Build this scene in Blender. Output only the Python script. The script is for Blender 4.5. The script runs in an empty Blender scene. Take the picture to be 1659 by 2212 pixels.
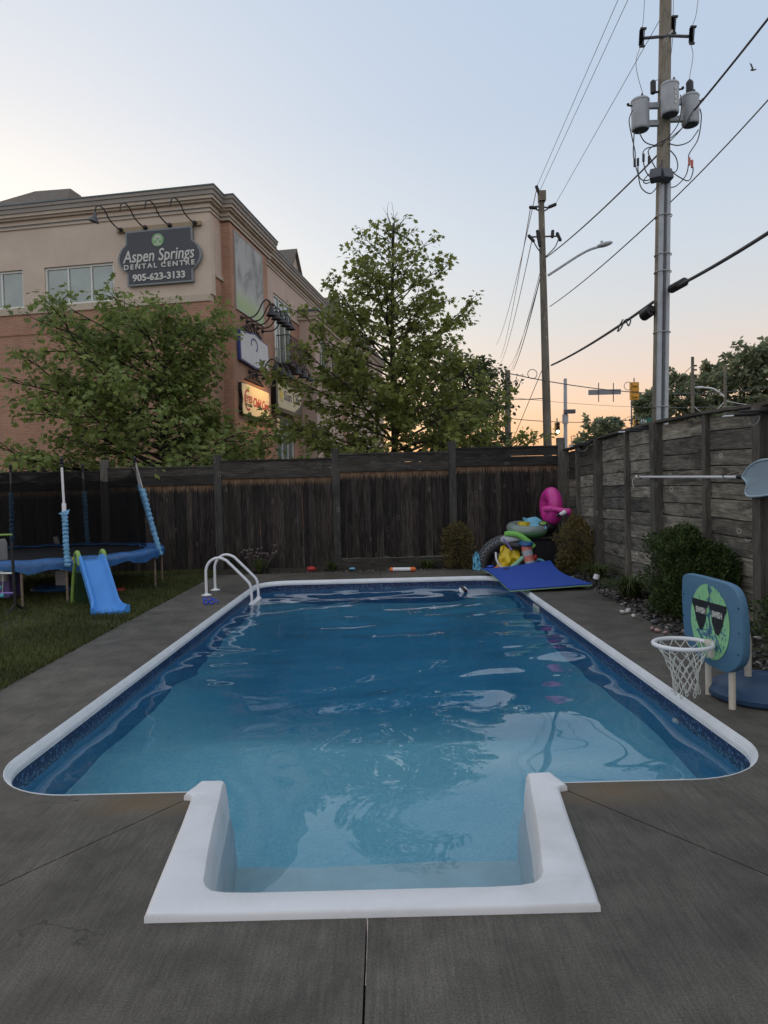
import bpy, bmesh, math, random
import numpy as np
from mathutils import Vector, Matrix, Euler, noise

R = math.radians
rng = random.Random(11)
C = bpy.context.scene.collection
SC = bpy.context.scene

# ------------------------------------------------------------------ camera
EYE, FPX, CXP, CYP, ROLL, PITCH = 1.71, 1534.0, 829.5, 1106.0, 0.025, -0.0287
cam_d = bpy.data.cameras.new('camera')
cam = bpy.data.objects.new('camera', cam_d)
C.objects.link(cam)
cam_d.sensor_fit = 'VERTICAL'
cam_d.sensor_height = 36.0
cam_d.lens = 36.0 * FPX / 2212.0
cam_d.clip_end = 3000
cam.matrix_world = Matrix.Translation((0, 0, EYE)) @ Matrix.Rotation(math.pi / 2 + PITCH, 4, 'X') @ Matrix.Rotation(-ROLL, 4, 'Z')
SC.camera = cam

# ------------------------------------------------------------------ sky and sun (just after sunset, glow ahead and to the left)
SUN_AZ, SUN_EL = R(-34), R(2.0)          # azimuth from +Y, clockwise positive
world = bpy.data.worlds.new('World')
SC.world = world
world.use_nodes = True
wn, wl = world.node_tree.nodes, world.node_tree.links
for n in list(wn): wn.remove(n)
w_out = wn.new('ShaderNodeOutputWorld')
w_bg = wn.new('ShaderNodeBackground')
w_sky = wn.new('ShaderNodeTexSky')
w_sky.sky_type = 'NISHITA'
w_sky.sun_disc = False
w_sky.sun_elevation = SUN_EL
w_sky.sun_rotation = SUN_AZ
w_sky.air_density = 1.0
w_sky.dust_density = 1.5
w_sky.ozone_density = 2.0
w_bg.inputs['Strength'].default_value = 0.15
w_tc = wn.new('ShaderNodeTexCoord')


def wmath(op, a, b=None):
    m = wn.new('ShaderNodeMath')
    m.operation = op
    for sock, v in zip(m.inputs, (a, b)):
        if v is None: continue
        if hasattr(v, 'links'): wl.new(v, sock)
        else: sock.default_value = v
    return m.outputs[0]


def wramp(fac, stops):
    r_ = wn.new('ShaderNodeValToRGB')
    e = r_.color_ramp.elements
    while len(e) < len(stops): e.new(0.5)
    for q, (p, c) in zip(e, stops):
        q.position = p
        q.color = (*[((v / 255 + .055) / 1.055) ** 2.4 for v in c], 1)
    wl.new(fac, r_.inputs[0])
    return r_.outputs[0]


def wmix(fac, a, b, mode='MIX'):
    m = wn.new('ShaderNodeMix')
    m.data_type = 'RGBA'
    m.blend_type = mode
    for sock, v in ((m.inputs[0], fac), (m.inputs[6], a), (m.inputs[7], b)):
        if hasattr(v, 'links'): wl.new(v, sock)
        else: sock.default_value = v if not isinstance(v, tuple) else (*v, 1)
    return m.outputs[2]


w_sep = wn.new('ShaderNodeSeparateXYZ')
wl.new(w_tc.outputs['Generated'], w_sep.inputs[0])
el = wmath('DIVIDE', wmath('ARCSINE', w_sep.outputs['Z']), math.pi / 2)
# dusk sky: orange band over the western horizon, pale above it, blue overhead
west = wramp(el, [(0.0, (254, 174, 122)), (.045, (250, 190, 147)), (.07, (245, 204, 174)), (.10, (230, 208, 195)), (.14, (214, 211, 210)), (.20, (202, 210, 220)), (.30, (187, 201, 220)), (.40, (184, 200, 221)), (.65, (197, 210, 227)), (1.0, (209, 218, 230))])
east = wramp(el, [(0.0, (222, 213, 214)), (.10, (233, 226, 226)), (.22, (231, 230, 233)), (.5, (223, 227, 234)), (1.0, (208, 217, 231))])
w_dot = wn.new('ShaderNodeVectorMath')
w_dot.operation = 'DOT_PRODUCT'
wl.new(w_tc.outputs['Generated'], w_dot.inputs[0])
w_dot.inputs[1].default_value = (math.sin(R(-6)), math.cos(R(-6)), 0)
side = wmath('MULTIPLY', wmath('ADD', w_dot.outputs['Value'], 0.45), 1.0)
w_clamp = wn.new('ShaderNodeClamp')
wl.new(side, w_clamp.inputs[0])
grad = wmix(w_clamp.outputs[0], east, west)
# wide warm afterglow round the place where the sun went down
w_d2 = wn.new('ShaderNodeVectorMath')
w_d2.operation = 'DOT_PRODUCT'
wl.new(w_tc.outputs['Generated'], w_d2.inputs[0])
GA = R(-34)
w_d2.inputs[1].default_value = (math.sin(GA) * math.cos(R(2)), math.cos(GA) * math.cos(R(2)), math.sin(R(2)))
ang = wmath('ARCCOSINE', wmath('MINIMUM', w_d2.outputs['Value'], 0.9999))
glow = wmath('EXPONENT', wmath('MULTIPLY', wmath('POWER', wmath('DIVIDE', ang, R(30)), 2.0), -1.0))
w_gl = wn.new('ShaderNodeVectorMath')
w_gl.operation = 'SCALE'
w_gl.inputs[0].default_value = (.60, .42, .16)
wl.new(glow, w_gl.inputs['Scale'])
grad = wmix(1.0, grad, w_gl.outputs[0], 'ADD')
w_sc = wn.new('ShaderNodeVectorMath')
w_sc.operation = 'SCALE'
w_sc.inputs['Scale'].default_value = 1 / (0.15 * 4.3)
wl.new(grad, w_sc.inputs[0])
wl.new(wmix(0.90, w_sky.outputs[0], w_sc.outputs[0]), w_bg.inputs['Color'])
wl.new(w_bg.outputs[0], w_out.inputs['Surface'])

sun_d = bpy.data.lights.new('sun', 'SUN')
sun_d.energy = 0.12
sun_d.angle = R(10)
sun_d.color = (1.0, 0.72, 0.5)
sun = bpy.data.objects.new('sun', sun_d)
C.objects.link(sun)
sdir = Vector((math.sin(SUN_AZ) * math.cos(R(4)), math.cos(SUN_AZ) * math.cos(R(4)), math.sin(R(4))))
sun.rotation_euler = sdir.to_track_quat('Z', 'Y').to_euler()

SC.view_settings.view_transform = 'Standard'
SC.view_settings.look = 'None'
SC.view_settings.exposure = 2.24
SC.view_settings.gamma = 1.0
SC.view_settings.use_curve_mapping = False
SC.render.engine = 'CYCLES'
SC.cycles.use_denoising = True
SC.cycles.max_bounces = 10
SC.cycles.transparent_max_bounces = 24


# ------------------------------------------------------------------ helpers
def at(px, py, Y):
    """World point seen at photo position (px, py) (1659 x 2212 scale) standing at distance Y ahead."""
    u = (px - CXP) / FPX
    v = -(py - CYP) / FPX
    c, s = math.cos(ROLL), math.sin(ROLL)
    u2, v2 = u * c + v * s, -u * s + v * c
    cp, sp = math.cos(PITCH), math.sin(PITCH)
    d = Vector((u2, cp - v2 * sp, sp + v2 * cp))
    t = Y / d.y
    return Vector((d.x * t, Y, EYE + d.z * t))


def wm(o):
    m = Matrix.Identity(4)
    while o is not None:
        m = o.matrix_basis @ m
        o = o.parent
    return m


def tag(o, label=None, cat=None, group=None, kind=None):
    if label: o['label'] = label
    if cat: o['category'] = cat
    if group: o['group'] = group
    if kind: o['kind'] = kind
    return o


def thing(name, label, cat, loc=(0, 0, 0), rotz=0.0, group=None):
    o = bpy.data.objects.new(name, None)
    C.objects.link(o)
    o.empty_display_size = 0.2
    o.location = loc
    o.rotation_euler = (0, 0, rotz)
    return tag(o, label, cat, group)


class MB:
    """Collects shapes; build() links them as ONE mesh object."""

    def __init__(self):
        self.v, self.f, self.m = [], [], []
        self.cur = 0

    def add(self, vs, fs, M=None):
        b = len(self.v)
        if M is not None:
            vs = [M @ Vector(p) for p in vs]
        self.v.extend([tuple(p) for p in vs])
        for f in fs:
            self.f.append([b + i for i in f])
            self.m.append(self.cur)
        return self

    def box(self, a, b, M=None):
        x0, y0, z0 = a
        x1, y1, z1 = b
        vs = [(x0, y0, z0), (x1, y0, z0), (x1, y1, z0), (x0, y1, z0), (x0, y0, z1), (x1, y0, z1), (x1, y1, z1), (x0, y1, z1)]
        return self.add(vs, [(0, 3, 2, 1), (4, 5, 6, 7), (0, 1, 5, 4), (1, 2, 6, 5), (2, 3, 7, 6), (3, 0, 4, 7)], M)

    def cbox(self, c, s, M=None):
        c, s = Vector(c), Vector(s) / 2
        return self.box(c - s, c + s, M)

    def tube(self, pts, r, seg=8, cap=True, M=None, closed=False):
        pts = [Vector(p) for p in pts]
        n = len(pts)
        rs = r if isinstance(r, (list, tuple)) else [r] * n
        vs, fs = [], []
        up = None
        for i, p in enumerate(pts):
            if closed:
                d = pts[(i + 1) % n] - pts[i - 1]
            else:
                d = pts[min(i + 1, n - 1)] - pts[max(i - 1, 0)]
            if d.length < 1e-9: d = Vector((0, 0, 1))
            d.normalize()
            if up is None:
                up = Vector((0, 0, 1)) if abs(d.z) < 0.9 else Vector((1, 0, 0))
            x = d.cross(up)
            if x.length < 1e-6: x = d.orthogonal()
            x.normalize()
            y = x.cross(d).normalized()
            up = y
            for k in range(seg):
                a = 2 * math.pi * k / seg
                vs.append(p + (x * math.cos(a) + y * math.sin(a)) * rs[i])
        rings = n if closed else n - 1
        for i in range(rings):
            j = (i + 1) % n
            for k in range(seg):
                l = (k + 1) % seg
                fs.append((i * seg + k, i * seg + l, j * seg + l, j * seg + k))
        if cap and not closed:
            fs.append(tuple(range(seg)))
            fs.append(tuple(reversed(range((n - 1) * seg, n * seg))))
        return self.add(vs, fs, M)

    def lathe(self, prof, seg=20, M=None):
        vs, fs = [], []
        n = len(prof)
        for r_, z in prof:
            for k in range(seg):
                a = 2 * math.pi * k / seg
                vs.append((r_ * math.cos(a), r_ * math.sin(a), z))
        for i in range(n - 1):
            for k in range(seg):
                l = (k + 1) % seg
                fs.append((i * seg + k, i * seg + l, (i + 1) * seg + l, (i + 1) * seg + k))
        fs.append(tuple(reversed(range(seg))))
        fs.append(tuple(range((n - 1) * seg, n * seg)))
        return self.add(vs, fs, M)

    def prism(self, poly, z0, z1, M=None):
        n = len(poly)
        a = sum(poly[i][0] * poly[(i + 1) % n][1] - poly[(i + 1) % n][0] * poly[i][1] for i in range(n))
        if a < 0: poly = list(reversed(poly))
        vs = [(p[0], p[1], z0) for p in poly] + [(p[0], p[1], z1) for p in poly]
        fs = [tuple(reversed(range(n))), tuple(range(n, 2 * n))]
        for i in range(n):
            j = (i + 1) % n
            fs.append((i, j, n + j, n + i))
        return self.add(vs, fs, M)

    def torus(self, Rm, r_, M=None, a0=0.0, a1=None, seg=32, tseg=12, rz=None, wob=0.0):
        closed = a1 is None
        vs, fs = [], []
        n = seg
        for i in range(n):
            a = a0 + (2 * math.pi * i / n if closed else (a1 - a0) * i / (n - 1))
            for k in range(tseg):
                b = 2 * math.pi * k / tseg
                q = r_ * (1 + wob * math.sin(i * 7.0))
                rr = Rm + q * math.cos(b)
                vs.append((rr * math.cos(a), rr * math.sin(a), (rz or r_) * math.sin(b)))
        for i in range(n if closed else n - 1):
            j = (i + 1) % n
            for k in range(tseg):
                l = (k + 1) % tseg
                fs.append((i * tseg + k, j * tseg + k, j * tseg + l, i * tseg + l))
        if not closed:
            fs.append(tuple(range(tseg)))
            fs.append(tuple(reversed(range((n - 1) * tseg, n * tseg))))
        return self.add(vs, fs, M)

    def ball(self, c, r_, seg=14, rings=8, M=None):
        s = r_ if isinstance(r_, (tuple, list, Vector)) else (r_, r_, r_)
        vs, fs = [], []
        for i in range(rings + 1):
            t = math.pi * i / rings
            for k in range(seg):
                a = 2 * math.pi * k / seg
                vs.append((c[0] + s[0] * math.sin(t) * math.cos(a), c[1] + s[1] * math.sin(t) * math.sin(a), c[2] + s[2] * math.cos(t)))
        for i in range(rings):
            for k in range(seg):
                l = (k + 1) % seg
                fs.append((i * seg + k, (i + 1) * seg + k, (i + 1) * seg + l, i * seg + l))
        return self.add(vs, fs, M)

    def build(self, name, mats, parent=None, smooth=None, bevel=0.0, local=False, kind=None, label=None):
        me = bpy.data.meshes.new(name)
        vs = self.v
        if parent is not None and not local:
            inv = wm(parent).inverted()
            vs = [tuple(inv @ Vector(p)) for p in vs]
        me.from_pydata(vs, [], self.f)
        if not isinstance(mats, (list, tuple)): mats = [mats]
        for m_ in mats: me.materials.append(m_)
        if any(self.m): me.polygons.foreach_set('material_index', self.m)
        if bevel or smooth:
            bm = bmesh.new()
            bm.from_mesh(me)
            bmesh.ops.remove_doubles(bm, verts=bm.verts, dist=1e-5)
            if bevel:
                es = [e for e in bm.edges if len(e.link_faces) == 2 and e.calc_face_angle(0) > R(35)]
                bmesh.ops.bevel(bm, geom=es, offset=bevel, segments=2, affect='EDGES', profile=0.6, clamp_overlap=True)
            bmesh.ops.recalc_face_normals(bm, faces=bm.faces)
            bm.to_mesh(me)
            bm.free()
        if smooth:
            me.polygons.foreach_set('use_smooth', [True] * len(me.polygons))
            me.set_sharp_from_angle(angle=R(smooth))
        me.update()
        o = bpy.data.objects.new(name, me)
        C.objects.link(o)
        o.parent = parent
        if kind: o['kind'] = kind
        if label: o['label'] = label
        return o


def piece(name, me, parent, loc, rot=(0, 0, 0), scale=(1, 1, 1), mat=None):
    o = bpy.data.objects.new(name, me)
    C.objects.link(o)
    M = Matrix.LocRotScale(Vector(loc), Euler(rot), Vector(scale))
    if parent is not None:
        M = wm(parent).inverted() @ M
        o.parent = parent
    o.matrix_basis = M
    return o


def copy_tree(o, parent=None):
    c = o.copy()
    C.objects.link(c)
    c.parent = parent
    for ch in list(o.children): copy_tree(ch, c)
    return c


def text_mb(body, size, M, extrude=0.004, shear=0.0, bold=0.0, spacing=1.0, width=None, align='CENTER'):
    """Lettering as real thin mesh; M maps text plane (x right, y up, z out) to the place."""
    cu = bpy.data.curves.new('lettering', 'FONT')
    cu.body = body
    cu.size = size
    cu.extrude = extrude
    cu.shear = shear
    cu.offset = bold
    cu.space_character = spacing
    cu.align_x = align
    cu.align_y = 'CENTER'
    cu.resolution_u = 3
    o = bpy.data.objects.new('lettering', cu)
    C.objects.link(o)
    bpy.context.view_layer.update()
    me = bpy.data.meshes.new_from_object(o.evaluated_get(bpy.context.evaluated_depsgraph_get()))
    bpy.data.objects.remove(o)
    vs = [v.co.copy() for v in me.vertices]
    fs = [tuple(p.vertices) for p in me.polygons]
    if width and vs:
        w = max(v.x for v in vs) - min(v.x for v in vs)
        k = width / w
        for v in vs: v.x *= k
    mb = MB()
    mb.add(vs, fs, M)
    bpy.data.meshes.remove(me)
    return mb


def smooth_pts(pts, n=6):
    """Catmull-Rom through points."""
    P = [Vector(p) for p in pts]
    out = []
    for i in range(len(P) - 1):
        a, b, c, d = P[max(i - 1, 0)], P[i], P[i + 1], P[min(i + 2, len(P) - 1)]
        for k in range(n):
            t = k / n
            out.append(0.5 * ((2 * b) + (c - a) * t + (2 * a - 5 * b + 4 * c - d) * t * t + (3 * b - a - 3 * c + d) * t ** 3))
    out.append(P[-1])
    return out


def sag(a, b, s, n=16):
    a, b = Vector(a), Vector(b)
    return [a.lerp(b, i / n) - Vector((0, 0, 4 * s * (i / n) * (1 - i / n))) for i in range(n + 1)]


# ------------------------------------------------------------------ materials
class NT:
    def __init__(self, name):
        self.mat = bpy.data.materials.new(name)
        self.mat.use_nodes = True
        self.t = self.mat.node_tree
        self.b = self.t.nodes['Principled BSDF']
        self.out = self.t.nodes['Material Output']

    def n(self, kind, **kw):
        nd = self.t.nodes.new(kind)
        for k, v in kw.items():
            if k.startswith('i_'):
                nd.inputs[k[2:].replace('_', ' ')].default_value = v
            else:
                setattr(nd, k, v)
        return nd

    def l(self, a, b):
        self.t.links.new(a, b)

    def ramp(self, fac, stops):
        r_ = self.n('ShaderNodeValToRGB')
        e = r_.color_ramp.elements
        while len(e) < len(stops): e.new(0.5)
        for q, (p, c) in zip(e, stops):
            q.position = p
            q.color = (*c, 1) if len(c) == 3 else c
        self.l(fac, r_.inputs[0])
        return r_.outputs[0]

    def mix(self, fac, a, b, mode='MIX'):
        m_ = self.n('ShaderNodeMix', data_type='RGBA', blend_type=mode)
        if hasattr(fac, 'links'): self.l(fac, m_.inputs[0])
        else: m_.inputs[0].default_value = fac
        for sock, v in ((m_.inputs[6], a), (m_.inputs[7], b)):
            if hasattr(v, 'links'): self.l(v, sock)
            else: sock.default_value = (*v, 1)
        return m_.outputs[2]

    def math(self, op, a, b=None):
        m_ = self.n('ShaderNodeMath', operation=op)
        for sock, v in zip(m_.inputs, (a, b)):
            if v is None: continue
            if hasattr(v, 'links'): self.l(v, sock)
            else: sock.default_value = v
        return m_.outputs[0]

    def coord(self, scale=(1, 1, 1), which='Object', rand=False, loc=(0, 0, 0)):
        tc = self.n('ShaderNodeTexCoord')
        mp = self.n('ShaderNodeMapping')
        mp.inputs['Scale'].default_value = scale
        mp.inputs['Location'].default_value = loc
        src = tc.outputs[which]
        if rand:
            oi = self.n('ShaderNodeObjectInfo')
            mul = self.math('MULTIPLY', oi.outputs['Random'], 57.0)
            ad = self.n('ShaderNodeVectorMath', operation='ADD')
            self.l(src, ad.inputs[0])
            self.l(mul, ad.inputs[1])
            src = ad.outputs[0]
        self.l(src, mp.inputs[0])
        return mp.outputs[0]

    def wcoord(self, scale=(1, 1, 1)):
        g = self.n('ShaderNodeNewGeometry')
        mp = self.n('ShaderNodeMapping')
        mp.inputs['Scale'].default_value = scale
        self.l(g.outputs['Position'], mp.inputs[0])
        return mp.outputs[0]

    def noise(self, vec, scale=5, detail=4, rough=0.55, dist=0.0):
        n_ = self.n('ShaderNodeTexNoise')
        n_.inputs['Scale'].default_value = scale
        n_.inputs['Detail'].default_value = detail
        n_.inputs['Roughness'].default_value = rough
        n_.inputs['Distortion'].default_value = dist
        self.l(vec, n_.inputs['Vector'])
        return n_.outputs[0]

    def bump(self, h, strength=0.3, dist=0.01):
        b_ = self.n('ShaderNodeBump')
        b_.inputs['Strength'].default_value = strength
        b_.inputs['Distance'].default_value = dist
        self.l(h, b_.inputs['Height'])
        self.l(b_.outputs[0], self.b.inputs['Normal'])

    def col(self, c):
        if hasattr(c, 'links'): self.l(c, self.b.inputs['Base Color'])
        else: self.b.inputs['Base Color'].default_value = (*c, 1)

    def rough(self, r_):
        if hasattr(r_, 'links'): self.l(r_, self.b.inputs['Roughness'])
        else: self.b.inputs['Roughness'].default_value = r_


def plain(name, c, rough=0.5, metal=0.0, var=0.15, scale=14.0, bump=0.0, spec=None, emit=None):
    t = NT(name)
    nz = t.noise(t.coord(), scale, 5, 0.6)
    lo = tuple(x * (1 - var) for x in c)
    hi = tuple(min(1, x * (1 + var)) for x in c)
    t.col(t.ramp(nz, [(0.3, lo), (0.7, hi)]))
    t.rough(rough)
    t.b.inputs['Metallic'].default_value = metal
    if spec is not None: t.b.inputs['Specular IOR Level'].default_value = spec
    if bump: t.bump(nz, bump, 0.004)
    if emit:
        t.b.inputs['Emission Color'].default_value = (*emit[0], 1)
        t.b.inputs['Emission Strength'].default_value = emit[1]
    return t.mat


M_ = {}
M_['white_plastic'] = plain('white_plastic', (0.78, 0.78, 0.80), 0.38, var=0.05, scale=6, bump=0.05)
M_['white_metal'] = plain('white_metal', (0.72, 0.72, 0.72), 0.35, var=0.06)
M_['offwhite_pvc'] = plain('offwhite_pvc', (0.62, 0.58, 0.50), 0.5, var=0.1)
M_['coping'] = plain('coping', (0.74, 0.76, 0.78), 0.4, var=0.08, scale=3)
M_['black_plastic'] = plain('black_plastic', (0.012, 0.012, 0.014), 0.5, var=0.3)
M_['black_metal'] = plain('black_metal', (0.02, 0.02, 0.023), 0.5, var=0.3)
M_['steel'] = plain('steel', (0.35, 0.34, 0.33), 0.45, metal=0.7, var=0.25)
M_['rust_steel'] = plain('rust_steel', (0.22, 0.17, 0.13), 0.6, metal=0.3, var=0.5, scale=30)
M_['grey_paint'] = plain('grey_paint', (0.42, 0.45, 0.48), 0.5, var=0.12, scale=4)
M_['dark_grey'] = plain('dark_grey', (0.09, 0.095, 0.11), 0.55, var=0.2)
M_['wire'] = plain('wire', (0.085, 0.085, 0.095), 0.6, var=0.2)
M_['wire_light'] = plain('wire_light', (0.24, 0.24, 0.26), 0.6, var=0.2)
M_['slide_blue'] = plain('slide_blue', (0.055, 0.25, 0.66), 0.45, var=0.08, scale=5)
M_['lime'] = plain('lime', (0.22, 0.36, 0.08), 0.5)
M_['dark_green'] = plain('dark_green', (0.02, 0.05, 0.02), 0.5)
M_['tarp_blue'] = plain('tarp_blue', (0.026, 0.11, 0.29), 0.42, var=0.25, scale=9, bump=0.4)
M_['sleeve_blue'] = plain('sleeve_blue', (0.15, 0.35, 0.55), 0.55, var=0.25, scale=12, bump=0.4)
M_['mat_blue'] = plain('mat_blue', (0.012, 0.062, 0.37), 0.75, var=0.12, scale=60, bump=0.15)
M_['mat_green'] = plain('mat_green', (0.24, 0.40, 0.24), 0.75)
M_['board_blue'] = plain('board_blue', (0.07, 0.175, 0.285), 0.55, var=0.08, scale=40, bump=0.15)
M_['base_blue'] = plain('base_blue', (0.022, 0.06, 0.13), 0.5, var=0.15)
M_['print_green'] = plain('print_green', (0.25, 0.56, 0.28), 0.6, var=0.1, scale=30)
M_['net_white'] = plain('net_white', (0.62, 0.62, 0.58), 0.7)
M_['pink'] = plain('pink', (0.62, 0.04, 0.30), 0.35, var=0.12, scale=30, bump=0.2)
M_['red'] = plain('red', (0.42, 0.03, 0.03), 0.5)
M_['coral'] = plain('coral', (0.6, 0.18, 0.14), 0.5)
M_['orange'] = plain('orange', (0.75, 0.16, 0.03), 0.5)
M_['yellow'] = plain('yellow', (0.72, 0.52, 0.02), 0.4, var=0.1, bump=0.3)
M_['sky_blue'] = plain('sky_blue', (0.16, 0.45, 0.62), 0.5, var=0.1)
M_['frame_pale'] = plain('frame_pale', (0.38, 0.50, 0.58), 0.45)
M_['teal'] = plain('teal', (0.08, 0.38, 0.42), 0.5)
M_['mint'] = plain('mint', (0.24, 0.50, 0.36), 0.5)
M_['purple'] = plain('purple', (0.22, 0.16, 0.45), 0.5)
M_['foam_green'] = plain('foam_green', (0.20, 0.52, 0.10), 0.7)
M_['rubber_black'] = plain('rubber_black', (0.018, 0.018, 0.02), 0.42, var=0.3, scale=30, bump=0.2)
M_['goggle_blue'] = plain('goggle_blue', (0.02, 0.06, 0.45), 0.25)
M_['lamp_amber'] = plain('lamp_amber', (0.65, 0.33, 0.03), 0.5, var=0.1)


def mat_concrete():
    t = NT('broomed_concrete')
    w = t.wcoord()
    big = t.noise(w, 0.55, 5, 0.6, 0.4)
    mid = t.noise(w, 3.2, 6, 0.65)
    fine = t.noise(w, 120, 3, 0.7)
    grain = t.noise(t.wcoord((1, 0.05, 1)), 70, 3, 0.6)
    grain2 = t.noise(t.wcoord((0.06, 1, 1)), 55, 3, 0.6)
    c1 = t.ramp(big, [(0.32, (0.090, 0.081, 0.069)), (0.5, (0.120, 0.109, 0.093)), (0.72, (0.156, 0.142, 0.122))])
    c2 = t.ramp(mid, [(0.3, (0.62, 0.61, 0.60)), (0.75, (1.18, 1.17, 1.15))])
    c = t.mix(1.0, c1, c2, 'MULTIPLY')
    c3 = t.ramp(grain, [(0.3, (0.68, 0.68, 0.68)), (0.7, (1.25, 1.25, 1.25))])
    c = t.mix(0.65, c, c3, 'MULTIPLY')
    c4 = t.ramp(fine, [(0.3, (0.55, 0.55, 0.55)), (0.7, (1.42, 1.42, 1.42))])
    c = t.mix(0.9, c, c4, 'MULTIPLY')
    pit = t.noise(w, 26, 3, .6)
    c = t.mix(t.math('MULTIPLY', t.ramp(pit, [(.70, (0, 0, 0)), (.76, (1, 1, 1))]), .5), c, (.03, .028, .024))
    # dark streaked damp stains
    st = t.noise(t.wcoord((1, 0.55, 1)), 1.6, 7, 0.7, 0.9)
    sm = t.ramp(st, [(0.56, (0, 0, 0)), (0.68, (1, 1, 1))])
    c = t.mix(t.math('MULTIPLY', sm, 0.42), c, (0.040, 0.036, 0.031))
    ck = t.n('ShaderNodeTexVoronoi', feature='DISTANCE_TO_EDGE')
    ck.inputs['Scale'].default_value = 0.55
    cv = t.n('ShaderNodeVectorMath', operation='ADD')
    t.l(w, cv.inputs[0])
    wn_ = t.n('ShaderNodeTexNoise')
    wn_.inputs['Scale'].default_value = 2.2
    wn_.inputs['Detail'].default_value = 6
    t.l(w, wn_.inputs['Vector'])
    t.l(wn_.outputs['Color'], cv.inputs[1])
    t.l(cv.outputs[0], ck.inputs['Vector'])
    cm = t.ramp(ck.outputs['Distance'], [(0.0, (1, 1, 1)), (0.004, (0, 0, 0))])
    gate = t.ramp(t.noise(w, 0.8, 2, .5), [(.50, (0, 0, 0)), (.56, (1, 1, 1))])
    c = t.mix(t.math('MULTIPLY', t.math('MULTIPLY', cm, gate), 0.7), c, (0.02, 0.018, 0.016))
    # tan efflorescence by both front corners of the pool
    for cx in (-1.36, 1.20):
        vm = t.n('ShaderNodeVectorMath', operation='DISTANCE')
        t.l(t.wcoord((0.9, 1.9, 1)), vm.inputs[0])
        vm.inputs[1].default_value = (cx * 0.9, 3.93 * 1.9, 0)
        dm = t.math('ADD', t.math('ADD', vm.outputs['Value'], t.math('MULTIPLY', mid, 0.45)), t.math('MULTIPLY', grain, .35))
        mk = t.ramp(dm, [(0.50, (1, 1, 1)), (0.82, (0, 0, 0))])
        c = t.mix(t.math('MULTIPLY', mk, 0.55), c, (0.17, 0.115, 0.06))
    t.col(c)
    rr = t.ramp(big, [(0.35, (0.55, 0.55, 0.55)), (0.65, (0.80, 0.80, 0.80))])
    t.rough(rr)
    t.b.inputs['Specular IOR Level'].default_value = 0.22
    h = t.math('ADD', t.math('MULTIPLY', grain, 0.6), t.math('MULTIPLY', fine, 0.5))
    h = t.math('ADD', h, t.math('MULTIPLY', grain2, 0.25))
    t.bump(h, 0.35, 0.004)
    return t.mat


M_['concrete'] = mat_concrete()


def mat_step():
    t = NT('step_plastic')
    a = t.noise(t.wcoord(), 2.2, 6, .65, .6)
    b = t.noise(t.wcoord((1, 1, 1)), 60, 3, .6)
    c = t.ramp(a, [(.30, (.60, .60, .60)), (.5, (.70, .70, .71)), (.75, (.75, .75, .77))])
    sp_k = t.ramp(b, [(.66, (0, 0, 0)), (.74, (1, 1, 1))])
    c = t.mix(t.math('MULTIPLY', sp_k, .16), c, (.42, .38, .32))
    t.col(c)
    t.rough(t.ramp(a, [(.3, (.55, .55, .55)), (.7, (.34, .34, .34))]))
    t.bump(t.math('ADD', a, t.math('MULTIPLY', b, .3)), .12, .006)
    return t.mat


M_['step_plastic'] = mat_step()


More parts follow.
